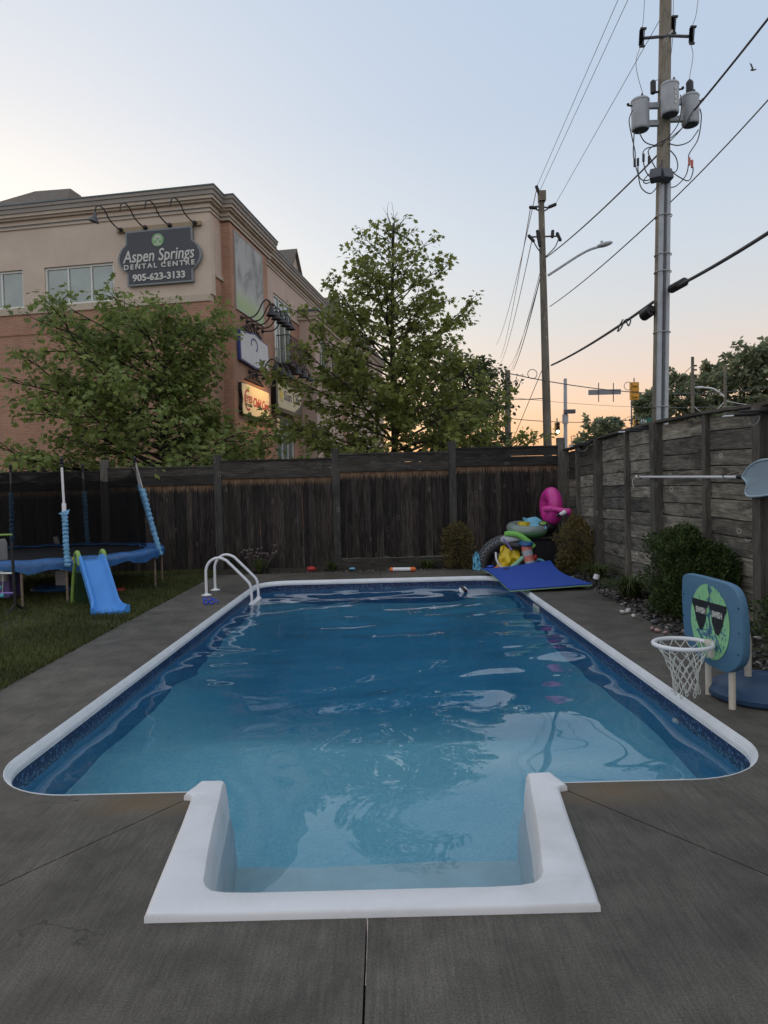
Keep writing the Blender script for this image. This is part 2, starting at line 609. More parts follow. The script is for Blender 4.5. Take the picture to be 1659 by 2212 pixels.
def mat_wood(name, axis, dark, mid, light, stain=0.6, tan=None, rough=0.85):
    """Weathered board: grain along the local axis, dirt, knots, per board variation; tan = raw strip below the cap."""
    t = NT(name)
    sc = [1, 1, 1]
    sc['xyz'.index(axis)] = 0.06
    g = t.noise(t.coord(tuple(sc), rand=True), 55, 5, 0.65, 0.25)
    sc2 = [1, 1, 1]
    sc2['xyz'.index(axis)] = 0.25
    blot = t.noise(t.coord(tuple(sc2), rand=True), 7, 6, 0.68, 0.8)
    big = t.noise(t.wcoord(), 0.9, 4, 0.6)
    oi = t.n('ShaderNodeObjectInfo')
    c = t.ramp(g, [(0.28, dark), (0.52, mid), (0.8, light)])
    bl = t.ramp(blot, [(0.33, (0.30, 0.30, 0.31)), (0.52, (0.95, 0.95, 0.95)), (0.75, (1.35, 1.33, 1.28))])
    c = t.mix(stain, c, bl, 'MULTIPLY')
    bg = t.ramp(big, [(0.35, (0.62, 0.62, 0.62)), (0.65, (1.2, 1.2, 1.2))])
    c = t.mix(0.6, c, bg, 'MULTIPLY')
    pv = t.ramp(oi.outputs['Random'], [(0.0, (0.58, 0.58, 0.60)), (0.5, (0.98, 0.97, 0.95)), (1.0, (1.5, 1.48, 1.42))])
    c = t.mix(1.0, c, pv, 'MULTIPLY')
    # knots
    vo = t.n('ShaderNodeTexVoronoi')
    vo.inputs['Scale'].default_value = 3.3
    sk = [1, 1, 1]
    sk['xyz'.index(axis)] = 0.6
    t.l(t.coord(tuple(sk), rand=True), vo.inputs['Vector'])
    kn = t.ramp(vo.outputs['Distance'], [(0.03, (1, 1, 1)), (0.075, (0, 0, 0))])
    kr = t.ramp(vo.outputs['Distance'], [(0.06, (0, 0, 0)), (0.09, (1, 1, 1)), (0.15, (0, 0, 0))])
    c = t.mix(t.math('MULTIPLY', kr, 0.35), c, tuple(min(1, x * 1.9) for x in light))
    c = t.mix(t.math('MULTIPLY', kn, 0.8), c, tuple(x * 0.4 for x in dark))
    if tan:
        gz = t.n('ShaderNodeSeparateXYZ')
        t.l(t.coord(), gz.inputs[0])
        nn = t.noise(t.coord((1, 1, 0.10), rand=True), 45, 3, 0.6)
        hh = t.math('ADD', gz.outputs['Z'], t.math('MULTIPLY', nn, 0.42))
        mk = t.ramp(hh, [(tan[0], (0, 0, 0)), (tan[1], (1, 1, 1))])
        c = t.mix(t.math('MULTIPLY', mk, 0.55), c, tan[2])
        # white scratches / sap runs
        ws = t.noise(t.coord((1, 1, 0.05), rand=True), 38, 2, 0.5)
        wm_ = t.ramp(ws, [(0.74, (0, 0, 0)), (0.80, (1, 1, 1))])
        c = t.mix(t.math('MULTIPLY', wm_, 0.55), c, (0.22, 0.20, 0.18))
    t.col(c)
    t.rough(rough)
    t.b.inputs['Specular IOR Level'].default_value = 0.25
    t.bump(g, 0.5, 0.004)
    return t.mat


M_['board'] = mat_wood('dark_fence_board', 'z', (0.016, 0.014, 0.013), (0.044, 0.037, 0.033), (0.115, 0.098, 0.086), 0.9, tan=(0.02, 0.13, (0.40, 0.25, 0.15)))
M_['rail'] = mat_wood('dark_fence_rail', 'x', (0.022, 0.020, 0.019), (0.050, 0.046, 0.042), (0.105, 0.096, 0.087), 0.85)
M_['post'] = mat_wood('grey_fence_post', 'z', (0.060, 0.056, 0.049), (0.115, 0.108, 0.096), (0.185, 0.176, 0.157), 0.5)
M_['plank'] = mat_wood('weathered_plank', 'y', (0.092, 0.086, 0.072), (0.235, 0.220, 0.184), (0.46, 0.435, 0.37), 1.0)
M_['cap'] = mat_wood('fence_cap', 'y', (0.04, 0.037, 0.031), (0.085, 0.078, 0.066), (0.15, 0.138, 0.118), 0.7)
M_['pole_wood'] = mat_wood('pole_wood', 'z', (0.17, 0.152, 0.125), (0.27, 0.245, 0.205), (0.38, 0.35, 0.30), 0.4)
M_['bark'] = mat_wood('bark', 'z', (0.02, 0.017, 0.014), (0.045, 0.038, 0.031), (0.08, 0.07, 0.058), 0.5)


def mat_brick():
    t = NT('red_brick')
    tc = t.n('ShaderNodeTexCoord')
    s = t.n('ShaderNodeSeparateXYZ')
    t.l(tc.outputs['Object'], s.inputs[0])
    xy = t.math('ADD', s.outputs['X'], s.outputs['Y'])
    cb = t.n('ShaderNodeCombineXYZ')
    t.l(xy, cb.inputs[0])
    t.l(s.outputs['Z'], cb.inputs[1])
    b = t.n('ShaderNodeTexBrick')
    b.inputs['Scale'].default_value = 1.0
    b.inputs['Brick Width'].default_value = 0.26
    b.inputs['Row Height'].default_value = 0.088
    b.inputs['Mortar Size'].default_value = 0.007
    b.inputs['Color1'].default_value = (0.42, 0.225, 0.150, 1)
    b.inputs['Color2'].default_value = (0.34, 0.180, 0.122, 1)
    b.inputs['Mortar'].default_value = (0.44, 0.31, 0.235, 1)
    t.l(cb.outputs[0], b.inputs['Vector'])
    nz = t.noise(t.coord(), 0.8, 5, 0.6)
    c = t.mix(0.7, b.outputs['Color'], t.ramp(nz, [(0.3, (0.78, 0.78, 0.78)), (0.7, (1.2, 1.18, 1.15))]), 'MULTIPLY')
    t.col(c)
    t.rough(0.85)
    t.bump(b.outputs['Fac'], -0.4, 0.01)
    return t.mat


M_['brick'] = mat_brick()


def mat_grainy(name, c, rough=0.9, sc=60, var=0.12, blot=0.5):
    t = NT(name)
    f = t.noise(t.coord(), sc, 4, 0.7)
    g = t.noise(t.coord(), 0.7, 5, 0.6, 0.5)
    a = t.ramp(f, [(0.3, tuple(x * (1 - var) for x in c)), (0.7, tuple(x * (1 + var) for x in c))])
    t.col(t.mix(blot, a, t.ramp(g, [(0.3, (0.8, 0.8, 0.8)), (0.7, (1.15, 1.15, 1.15))]), 'MULTIPLY'))
    t.rough(rough)
    t.bump(f, 0.3, 0.006)
    return t.mat


M_['stucco'] = mat_grainy('stucco', (0.62, 0.51, 0.42))
M_['stucco_pink'] = mat_grainy('stucco_pink', (0.56, 0.43, 0.36))
M_['trim'] = mat_grainy('cornice_trim', (0.54, 0.46, 0.38))
M_['trim_dark'] = mat_grainy('cornice_dark', (0.32, 0.29, 0.26))
M_['stone'] = mat_grainy('stone_band', (0.52, 0.44, 0.35))
M_['shingle'] = mat_grainy('shingle', (0.15, 0.13, 0.11), sc=14, var=0.35)
M_['roof_metal'] = plain('roof_metal', (0.12, 0.16, 0.17), 0.45, metal=0.3)
M_['frame'] = plain('window_frame', (0.74, 0.74, 0.70), 0.5, var=0.06)
M_['frame_grey'] = plain('window_frame_grey', (0.36, 0.36, 0.35), 0.5, var=0.08)


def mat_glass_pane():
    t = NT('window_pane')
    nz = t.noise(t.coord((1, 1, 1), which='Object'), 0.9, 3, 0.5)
    t.col(t.ramp(nz, [(0.35, (0.07, 0.13, 0.12)), (0.65, (0.16, 0.24, 0.21))]))  # mottled green tint puts soft sky and cloud reflections into the glass colour
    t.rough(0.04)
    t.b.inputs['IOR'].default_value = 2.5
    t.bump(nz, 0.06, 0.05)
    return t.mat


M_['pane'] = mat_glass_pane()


def mat_liner(name, kind):
    t = NT(name)
    if kind == 'band':
        v = t.n('ShaderNodeTexVoronoi')
        v.inputs['Scale'].default_value = 30
        t.l(t.wcoord(), v.inputs['Vector'])
        n2 = t.noise(t.wcoord(), 30, 4, 0.7)
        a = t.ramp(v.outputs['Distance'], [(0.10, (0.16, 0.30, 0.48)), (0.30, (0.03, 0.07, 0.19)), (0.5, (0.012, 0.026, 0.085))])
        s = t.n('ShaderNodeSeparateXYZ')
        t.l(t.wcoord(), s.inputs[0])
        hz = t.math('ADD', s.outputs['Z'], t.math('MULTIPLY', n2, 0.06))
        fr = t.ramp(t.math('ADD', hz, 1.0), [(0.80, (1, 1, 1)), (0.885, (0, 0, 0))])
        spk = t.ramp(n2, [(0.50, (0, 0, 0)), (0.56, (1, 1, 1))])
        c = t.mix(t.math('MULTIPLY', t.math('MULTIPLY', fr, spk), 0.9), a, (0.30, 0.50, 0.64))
        t.col(c)
    else:
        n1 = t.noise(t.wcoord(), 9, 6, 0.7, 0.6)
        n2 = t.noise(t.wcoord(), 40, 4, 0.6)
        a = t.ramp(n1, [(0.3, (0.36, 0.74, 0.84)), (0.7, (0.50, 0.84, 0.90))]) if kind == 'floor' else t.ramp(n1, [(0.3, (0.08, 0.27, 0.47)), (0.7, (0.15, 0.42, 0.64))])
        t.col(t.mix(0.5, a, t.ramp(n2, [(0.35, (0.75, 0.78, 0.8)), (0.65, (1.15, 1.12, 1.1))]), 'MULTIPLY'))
    t.rough(0.45)
    return t.mat


M_['liner_band'] = mat_liner('liner_band', 'band')
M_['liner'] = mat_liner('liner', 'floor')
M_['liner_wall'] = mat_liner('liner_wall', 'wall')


def mat_water():
    t = NT('pool_water')
    t.t.nodes.remove(t.b)
    g = t.n('ShaderNodeBsdfGlass')
    g.inputs['IOR'].default_value = 1.333
    g.inputs['Roughness'].default_value = 0.0
    t.l(g.outputs[0], t.out.inputs['Surface'])
    va = t.n('ShaderNodeVolumeAbsorption')
    va.inputs['Color'].default_value = (0.50, 0.785, 0.885, 1)
    va.inputs['Density'].default_value = 0.62
    t.l(va.outputs[0], t.out.inputs['Volume'])
    return t.mat


M_['water'] = mat_water()


def mat_leaf(name, a, b, trans=0.35, clump=0.5, tip=None):
    t = NT(name)
    g = t.n('ShaderNodeNewGeometry')
    nz = t.noise(t.wcoord(), 1.1, 3, 0.5)
    c = t.ramp(g.outputs['Random Per Island'], [(0.0, a), (1.0, b)])
    c = t.mix(clump, c, t.ramp(nz, [(0.35, (0.7, 0.72, 0.7)), (0.65, (1.3, 1.25, 1.1))]), 'MULTIPLY')
    t.col(c)
    t.rough(0.55)
    t.b.inputs['Specular IOR Level'].default_value = 0.3
    tr = t.n('ShaderNodeBsdfTranslucent')
    t.l(c, tr.inputs['Color'])
    mx = t.n('ShaderNodeMixShader')
    mx.inputs[0].default_value = trans
    t.l(t.b.outputs[0], mx.inputs[1])
    t.l(tr.outputs[0], mx.inputs[2])
    t.l(mx.outputs[0], t.out.inputs['Surface'])
    return t.mat


M_['leaf_left'] = mat_leaf('maple_leaf_deep', (0.135, 0.182, 0.056), (0.270, 0.335, 0.100), .45)
M_['leaf_mid'] = mat_leaf('maple_leaf_light', (0.145, 0.180, 0.054), (0.300, 0.330, 0.092), 0.5)
M_['leaf_dark'] = mat_leaf('leaf_dark', (0.060, 0.080, 0.040), (0.13, 0.16, 0.075), 0.35)
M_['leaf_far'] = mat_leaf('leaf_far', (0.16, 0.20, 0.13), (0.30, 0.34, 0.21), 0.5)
M_['leaf_spruce'] = mat_leaf('leaf_spruce', (0.014, 0.026, 0.018), (0.03, 0.048, 0.03), 0.1)
M_['leaf_box'] = mat_leaf('boxwood_bronze', (0.075, 0.064, 0.022), (0.26, 0.20, 0.075), 0.3)
M_['leaf_cedar'] = mat_leaf('cedar_green', (0.022, 0.042, 0.014), (0.095, 0.140, 0.042), 0.3)
M_['blade'] = mat_leaf('lily_blade', (0.035, 0.060, 0.018), (0.125, 0.150, 0.048), 0.3)
M_['grass'] = mat_leaf('grass_blade', (0.038, 0.056, 0.016), (0.135, 0.145, 0.050), 0.3, 0.9)
M_['soil'] = mat_grainy('soil', (0.030, 0.024, 0.018), sc=30, var=0.4)
M_['turf'] = mat_grainy('turf_soil', (0.030, 0.042, 0.015), sc=25, var=0.4)
M_['ground'] = mat_grainy('ground', (0.06, 0.06, 0.045), sc=3, var=0.2)
M_['asphalt'] = mat_grainy('asphalt', (0.05, 0.05, 0.052), sc=20)
M_['pebble'] = None


def mat_pebble():
    t = NT('river_pebbles')
    g = t.n('ShaderNodeNewGeometry')
    c = t.ramp(g.outputs['Random Per Island'], [(0.0, (0.02, 0.019, 0.018)), (0.55, (0.055, 0.05, 0.046)), (0.85, (0.11, 0.098, 0.088)), (0.95, (0.20, 0.16, 0.14)), (1.0, (0.45, 0.42, 0.39))])
    t.col(c)
    t.rough(0.6)
    return t.mat


M_['pebble'] = mat_pebble()
M_['stone_white'] = plain('stone_white', (0.55, 0.53, 0.49), 0.6, var=0.15)
M_['stone_pink'] = plain('stone_pink', (0.42, 0.26, 0.24), 0.6, var=0.15)


def mat_netting(name, c, alpha):
    t = NT(name)
    t.col(c)
    t.rough(0.8)
    t.b.inputs['Alpha'].default_value = alpha
    t.b.inputs['Specular IOR Level'].default_value = 0.05
    return t.mat


M_['tramp_net'] = mat_netting('trampoline_net', (0.006, 0.006, 0.0065), 0.58)
M_['skim_net'] = mat_netting('skim_net', (0.30, 0.39, 0.46), 0.92)


# ------------------------------------------------------------------ setting: ground, deck, lawn, beds
def struct(name, label): return dict(kind='structure', label=label)


gmb = MB()
GZ = -0.06
X0, X1, Y0, Y1 = -3.0, 2.9, 2.5, 14.5
for (a, b, c_, d_) in ((-900, 900, -300, Y0), (-900, 900, Y1, 1500), (-900, X0, Y0, Y1), (X1, 900, Y0, Y1)):
    gmb.add([(a, c_, GZ), (b, c_, GZ), (b, d_, GZ), (a, d_, GZ)], [(0, 1, 2, 3)])
tag(gmb.build('ground', M_['ground']), 'bare earth ground reaching out under the yard and street', None, None, 'structure')
rd = MB().box((9.5, -100, -0.05), (19, 400, -0.03))
tag(rd.build('road', M_['asphalt']), 'asphalt street running beyond the horizontal plank fence', None, None, 'structure')

PX0, PX1, PY0, PY1, PR = -2.49, 2.37, 4.06, 13.95, 0.62


def arc(cx, cy, r_, a0, a1, n=12):
    return [(cx + r_ * math.cos(R(a0 + (a1 - a0) * i / n)), cy + r_ * math.sin(R(a0 + (a1 - a0) * i / n))) for i in range(n + 1)]


def pool_path(inset=0.0, n=12):
    r_ = PR - inset
    p = arc(PX0 + PR, PY0 + PR, r_, 270, 180, n) + arc(PX0 + PR, PY1 - PR, r_, 180, 90, n) + arc(PX1 - PR, PY1 - PR, r_, 90, 0, n) + arc(PX1 - PR, PY0 + PR, r_, 0, -90, n)
    return p


SCX = -0.087     # centre line of the steps
left_arc = arc(PX0 + PR, PY0 + PR, PR, 270, 180)
far_l = arc(PX0 + PR, PY1 - PR, PR, 180, 90)
far_r = arc(PX1 - PR, PY1 - PR, PR, 90, 0)
right_arc = arc(PX1 - PR, PY0 + PR, PR, 0, -90)
JX = -0.108
slabs = [
    [(-1.10, 4.045), (-3.62, 0.405), (-3.62, -5), (JX - .004, -5), (JX - .004, 2.84), (-0.98, 2.84)],
    [(0.93, 4.04), (0.81, 2.84), (JX + .004, 2.84), (JX + .004, -5), (5.2, -5), (5.2, -2.15), (3.5, 0.355)],
    [(-1.10, 4.06)] + left_arc + far_l + [(JX - .004, PY1), (JX - .004, 15.32), (-3.72, 15.24), (-3.66, 12.0), (-3.63, 9.0), (-3.56, 6.4), (-3.62, 4.0), (-3.62, 0.422)],
    [(JX + .004, PY1)] + far_r + [(PX1, 7.349), (3.2, 7.349), (3.27, 8.3), (3.36, 10.0), (3.42, 12.0), (3.52, 14.0), (3.5, 15.38), (JX + .004, 15.32)],
    [(PX1, 7.341)] + right_arc + [(0.93, 4.057), (3.5, 0.37), (5.2, -2.13), (5.2, 2.0), (3.2, 3.6), (3.05, 5.2), (3.13, 6.3), (3.2, 7.341)],
]
deck = thing('deck', 'dark damp broomed concrete deck around the pool', None, (0, 8, 0))
deck['kind'] = 'structure'
for poly in slabs:
    m_ = MB().prism(poly, -0.10, 0.0)
    o = m_.build('slab', M_['concrete'], deck)

# lawn with a gentle rise and blades
lawn_pts = []


def lawn_z(x, y):
    e = min(1.0, max(0.0, (-3.62 - x) / 0.5))
    return 0.005 + 0.055 * e + 0.02 * noise.noise(Vector((x * 0.9, y * 0.9, 3.1))) * e


lm = MB()
nx, ny = 34, 70
gx = [-13 + (13 - 3.6) * i / nx for i in range(nx + 1)]
gy = [-3 + 19.0 * j / ny for j in range(ny + 1)]


def deck_left(y):
    pts = [(-3, -3.62), (4.0, -3.62), (6.4, -3.56), (9.0, -3.63), (12.0, -3.66), (15.24, -3.72), (16.0, -3.72)]
    for (ya, xa), (yb, xb) in zip(pts, pts[1:]):
        if ya <= y <= yb: return xa + (xb - xa) * (y - ya) / (yb - ya)
    return -3.62


vs = []
for j in range(ny + 1):
    xe = deck_left(gy[j]) - 0.004
    for i in range(nx + 1):
        x = -13 + (xe + 13) * i / nx
        vs.append((x, gy[j], lawn_z(x, gy[j]) - 0.01))
lm.add(vs, [(j * (nx + 1) + i, j * (nx + 1) + i + 1, (j + 1) * (nx + 1) + i + 1, (j + 1) * (nx + 1) + i) for j in range(ny) for i in range(nx)])
tag(lm.build('lawn', M_['turf'], smooth=60), 'sloping turf of the lawn left of the deck', None, None, 'structure')


def blades(name, spots, hmin, hmax, wid, mat, lean=0.5, parent=None, seed=3, segs=1):
    rg = np.random.default_rng(seed)
    n = len(spots)
    P = np.array(spots, float)
    az = rg.uniform(0, 2 * np.pi, n)
    h = rg.uniform(hmin, hmax, n)
    ln = rg.uniform(0, lean, n) * h
    w = wid * rg.uniform(0.6, 1.3, n)
    d = np.stack([np.cos(az), np.sin(az), np.zeros(n)], 1)
    s = np.stack([-np.sin(az), np.cos(az), np.zeros(n)], 1)
    V = np.zeros((n, 3, 3))
    V[:, 0] = P - s * w[:, None]
    V[:, 1] = P + s * w[:, None]
    V[:, 2] = P + d * ln[:, None] + np.stack([np.zeros(n), np.zeros(n), h], 1)
    me = bpy.data.meshes.new(name)
    me.vertices.add(n * 3)
    me.vertices.foreach_set('co', V.reshape(-1))
    me.loops.add(n * 3)
    me.loops.foreach_set('vertex_index', np.arange(n * 3, dtype=np.int32))
    me.polygons.add(n)
    me.polygons.foreach_set('loop_start', np.arange(0, n * 3, 3, dtype=np.int32))
    me.polygons.foreach_set('loop_total', np.full(n, 3, dtype=np.int32))
    me.materials.append(mat)
    me.update()
    me.validate()
    o = bpy.data.objects.new(name, me)
    C.objects.link(o)
    o.parent = parent
    return o


sp = []
rg = random.Random(5)
while len(sp) < 75000:
    y = 4.8 + 11.0 * rg.random() ** 1.1
    x = deck_left(y) + 0.05 - 6.2 * rg.random() ** 1.3
    if x < -0.62 * y: continue
    if noise.noise(Vector((x * 1.3, y * 1.3, 0))) < -0.35 and rg.random() < 0.6: continue
    sp.append((x, y, lawn_z(x, y) - 0.012))
for k in range(1200):       # tufts along the foot of the dark fence
    x = -3.7 + rg.random() * 7.2
    sp.append((x, 15.42 + 0.45 * rg.random(), 0.0))
tag(blades('grass', sp, 0.025, 0.075, 0.006, M_['grass'], 0.9), 'short patchy green grass growing on the lawn', None, None, 'stuff')

# planting beds
bed = MB()
bx = [(3.05, 5.2), (3.13, 6.3), (3.2, 7.345), (3.27, 8.3), (3.36, 10.0), (3.42, 12.0), (3.52, 14.0), (3.5, 15.38)]
bx = [(3.2, 3.6), ] + bx
for (xa, ya), (xb, yb) in zip(bx, bx[1:]):
    n = 6
    vs = []
    for j in (0, 1):
        x, y = (xa, ya) if j == 0 else (xb, yb)
        for i in range(n + 1):
            xx = x + 0.005 + (4.46 - 0.018 * y - x) * i / n
            vs.append((xx, y, -0.03 + 0.10 * (i / n) + 0.025 * noise.noise(Vector((xx * 3, y * 3, 1)))))
    bed.add(vs, [(i, i + 1, n + 2 + i, n + 1 + i) for i in range(n)])
bed.add([(-3.7, 15.3, -0.02), (4.2, 15.4, -0.02), (4.2, 16.3, 0.08), (-3.7, 16.0, 0.08)], [(0, 1, 2, 3)])
tag(bed.build('planting_bed', M_['soil'], smooth=60), 'dark soil planting bed along both fences', None, None, 'structure')


def pebble_mb(spots, seed):
    rg = random.Random(seed)
    mb = MB()
    for (x, y, z, s) in spots:
        M = Matrix.Translation((x, y, z)) @ Euler((rg.uniform(-.4, .4), rg.uniform(-.4, .4), rg.uniform(0, 6))).to_matrix().to_4x4()
        mb.ball((0, 0, 0), (s * rg.uniform(.8, 1.4), s * rg.uniform(.6, 1), s * rg.uniform(.45, .7)), 7, 4, M)
    return mb


def bed_x(y):
    for (xa, ya), (xb, yb) in zip(bx, bx[1:]):
        if ya <= y <= yb: return xa + (xb - xa) * (y - ya) / (yb - ya)
    return 3.3


spots = []
for k in range(1900):
    y = 4.0 + 11.2 * rg.random()
    t_ = rg.random() ** 1.5
    x = bed_x(y) + 0.02 + 0.75 * t_
    spots.append((x, y, -0.02 + 0.10 * (x - bed_x(y)) + 0.01, rg.uniform(0.014, 0.04)))
for k in range(260):
    x = -2.6 + 5.2 * rg.random()
    spots.append((x, 15.36 + 0.22 * rg.random() ** 1.5, 0.0, rg.uniform(0.012, 0.03)))
tag(pebble_mb(spots, 4).build('gravel', M_['pebble'], smooth=60), 'rounded river pebbles covering the beds beside the deck', None, None, 'stuff')

for k, (px, py, s, mt, lb) in enumerate((
        (1345, 1322, .045, 'stone_white', 'white oval stone at the deck edge, nearest the mat corner'),
        (1357, 1319, .05, 'stone_white', 'chunky white stone beside the white oval stone'),
        (1369, 1330, .035, 'stone_white', 'thin upright white stone below the chunky white one'),
        (1409, 1357, .032, 'stone_pink', 'small cream pink stone left of the flat pink stone'),
        (1420, 1361, .045, 'stone_pink', 'flat pink stone on the pebbles before the cedar'),
        (1438, 1366, .04, 'stone_pink', 'brown pink stone right of the flat pink stone'),
        (1415, 1343, .055, 'dark_grey', 'large smooth grey stone between lily and cedar'))):
    y = 10.0 if k < 3 else 8.4
    p = at(px, py, y)
    t_ = (0.03 - EYE) / (p.z - EYE)
    p = Vector((p.x * t_, p.y * t_, 0.03))
    mb = pebble_mb([(p.x, p.y, p.z, s)], 40 + k)
    tag(mb.build('garden_stone', M_[mt], smooth=60), lb, 'stone', 'loose stones at the deck edge')

# ------------------------------------------------------------------ pool
WZ = -0.175
pool = thing('swimming_pool', 'rectangular in-ground pool with rounded corners and blue patterned liner', 'swimming pool', (SCX, 9.0, 0))


def strip(path, prof, closed=False):
    """Sweep a profile of (inset, z) along the pool outline."""
    mb = MB()
    rows = []
    vs = []
    loops = [pool_path(i) for i, z in prof]
    n = len(loops[0])
    m = len(prof)
    full = []
    for k in range(n):
        for q, (ins, z) in enumerate(prof):
            vs.append((loops[q][k][0], loops[q][k][1], z))
    # ends towards the steps
    head = [(SCX - 0.97, PY0 + ins, z) for ins, z in prof]
    tail = [(SCX + 0.97, PY0 + ins, z) for ins, z in prof]
    vs = head + vs + tail
    n += 2
    fs = [(k * m + q, (k + 1) * m + q, (k + 1) * m + q + 1, k * m + q + 1) for k in range(n - 1) for q in range(m - 1)]
    mb.add(vs, fs)
    return mb


cop_prof = [(-0.003, -0.03), (-0.003, 0.004), (0.002, 0.004), (0.006, -0.002), (0.014, -0.013), (0.017, -0.0125), (0.024, -0.026), (0.027, -0.0255), (0.034, -0.040), (0.037, -0.0395), (0.042, -0.054), (0.042, -0.063), (0.034, -0.067), (0.034, -0.072), (0.040, -0.074), (0.040, -0.080), (0.02, -0.084)]
strip(None, cop_prof).build('coping', M_['coping'], pool, smooth=25)
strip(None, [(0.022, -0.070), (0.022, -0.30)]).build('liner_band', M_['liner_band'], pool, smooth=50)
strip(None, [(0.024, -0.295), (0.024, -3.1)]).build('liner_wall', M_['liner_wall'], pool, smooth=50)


def floor_z(x, y):
    ex = min(1, max(0, (min(x - PX0, PX1 - x)) / 1.0))
    if y < 6.2: d = 1.1
    elif y < 9.0: d = 1.1 + 1.75 * (y - 6.2) / 2.8
    elif y < 12.4: d = 2.85
    else: d = 2.85 - 1.0 * (y - 12.4) / 1.6
    d = 1.1 + (d - 1.1) * (0.25 + 0.75 * ex)
    return -d


fm = MB()
nx, ny = 30, 56
vs = []
for j in range(ny + 1):
    for i in range(nx + 1):
        x = PX0 + (PX1 - PX0) * i / nx
        y = 3.98 + (PY1 + 0.02 - 3.98) * j / ny
        vs.append((x, y, floor_z(x, y)))
fm.add(vs, [(j * (nx + 1) + i, j * (nx + 1) + i + 1, (j + 1) * (nx + 1) + i + 1, (j + 1) * (nx + 1) + i) for j in range(ny) for i in range(nx)])
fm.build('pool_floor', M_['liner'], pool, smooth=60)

# skimmer mouth in the right wall, return fitting nearer
sk = MB()
sx, sy = PX1 - 0.026, 11.05
for (a, b) in (((sy - .19, -.12), (sy - .13, -.33)), ((sy + .13, -.12), (sy + .19, -.33)), ((sy - .13, -.12), (sy + .13, -.16)), ((sy - .13, -.29), (sy + .13, -.33))):
    sk.box((sx - .012, a[0], b[1]), (sx + .01, b[0], a[1]))
s_ = sk.build('skimmer_frame', M_['offwhite_pvc'], pool, bevel=.003)
MB().box((sx - .004, sy - .13, -.29), (sx + .006, sy + .13, -.16)).build('skimmer_flap', M_['mint'], s_)
rt = MB().lathe([(0.0, 0.03), (0.025, 0.03), (0.035, 0.02), (0.055, 0.012), (0.058, 0)][::-1], 16, Matrix.Translation((PX1 - .026, 5.75, -.31)) @ Matrix.Rotation(-math.pi / 2, 4, 'Y'))
rt.build('return_fitting', M_['white_plastic'], pool, smooth=40)

# water surface: a fine grid, gently rippled
DX = 0.036


def ripple(X, Y):
    rg = np.random.default_rng(8)
    Z = np.zeros_like(X)
    wx = X + 0.16 * np.sin(1.3 * Y + 0.6) + 0.10 * np.sin(2.3 * X + 1.7 * Y)
    wy = Y + 0.18 * np.sin(1.1 * X + 2.0) + 0.12 * np.sin(1.9 * Y - 2.1 * X)
    patch = 0.55 + 0.45 * np.sin(0.9 * X + 1.2 * np.sin(0.7 * Y)) * np.sin(0.8 * Y + 0.9 * np.sin(1.1 * X + 0.5))
    for lam, slope, cnt in ((2.4, 0.011, 4), (1.30, 0.021, 6), (0.80, 0.026, 6), (0.42, 0.018, 7), (0.22, 0.010, 6)):
        for k in range(cnt):
            th = rg.uniform(0, 2 * np.pi) if lam > 2 else rg.normal(1.45, 0.55 if lam > 1 else 0.62)
            kk = 2 * np.pi / (lam * rg.uniform(0.8, 1.25))
            a = slope / kk * rg.uniform(0.6, 1.2)
            ph = rg.uniform(0, 6.28)
            env = patch if lam < 1 else 1.0
            if lam < .5: env = env * np.clip(.34 + .14 * (Y - 4.5), .28, 1.0)
            elif lam < 1: env = env * np.clip(.80 + .04 * (Y - 4.5), .75, 1.1)
            Z += env * a * np.sin(kk * (np.cos(th) * wx + np.sin(th) * wy) + ph)
    # rings spreading from the return jet
    r_ = np.hypot(X - 1.3, Y - 6.0)
    Z += 0.0022 * np.sin(2 * np.pi * r_ / 0.62) * np.exp(-((r_ - 0.9) / 1.1) ** 2)
    # livelier far half
    Z *= np.clip(0.75 + 0.05 * (Y - 4.0), 0.6, 1.2)
    return Z


gxs = np.arange(PX0, PX1 + DX, DX)
gys = np.arange(2.9, PY1 + DX, DX)
GX, GY = np.meshgrid(gxs, gys)
GZw = WZ + ripple(GX, GY)


def inside_pool(x, y, e=0.0):
    if y < PY0 + 0.06:
        return SCX - 0.99 < x < SCX + 0.99
    if not (PX0 - e <= x <= PX1 + e and y <= PY1 + e): return False
    for cx, cy, sx_, sy_ in ((PX0 + PR, PY0 + PR, -1, -1), (PX1 - PR, PY0 + PR, 1, -1), (PX0 + PR, PY1 - PR, -1, 1), (PX1 - PR, PY1 - PR, 1, 1)):
        if (x - cx) * sx_ > 0 and (y - cy) * sy_ > 0:
            return math.hypot(x - cx, y - cy) <= PR + e
    return True


ncol = len(gxs)
fs = []
for j in range(len(gys) - 1):
    for i in range(ncol - 1):
        if inside_pool(gxs[i] + DX / 2, gys[j] + DX / 2, 0.03):
            fs.append((j * ncol + i, j * ncol + i + 1, (j + 1) * ncol + i + 1, (j + 1) * ncol + i))
wmb = MB()
wmb.v = list(zip(GX.ravel().tolist(), GY.ravel().tolist(), GZw.ravel().tolist()))
wmb.f = fs
wmb.m = [0] * len(fs)
wo = wmb.build('water', M_['water'])
bm = bmesh.new(); bm.from_mesh(wo.data)
bmesh.ops.delete(bm, geom=[v for v in bm.verts if not v.link_faces], context='VERTS')
bm.to_mesh(wo.data); bm.free()
wo.data.polygons.foreach_set('use_smooth', [True] * len(wo.data.polygons))
tag(wo, 'clear blue pool water with soft ripples reflecting the sky', None, None, 'structure')

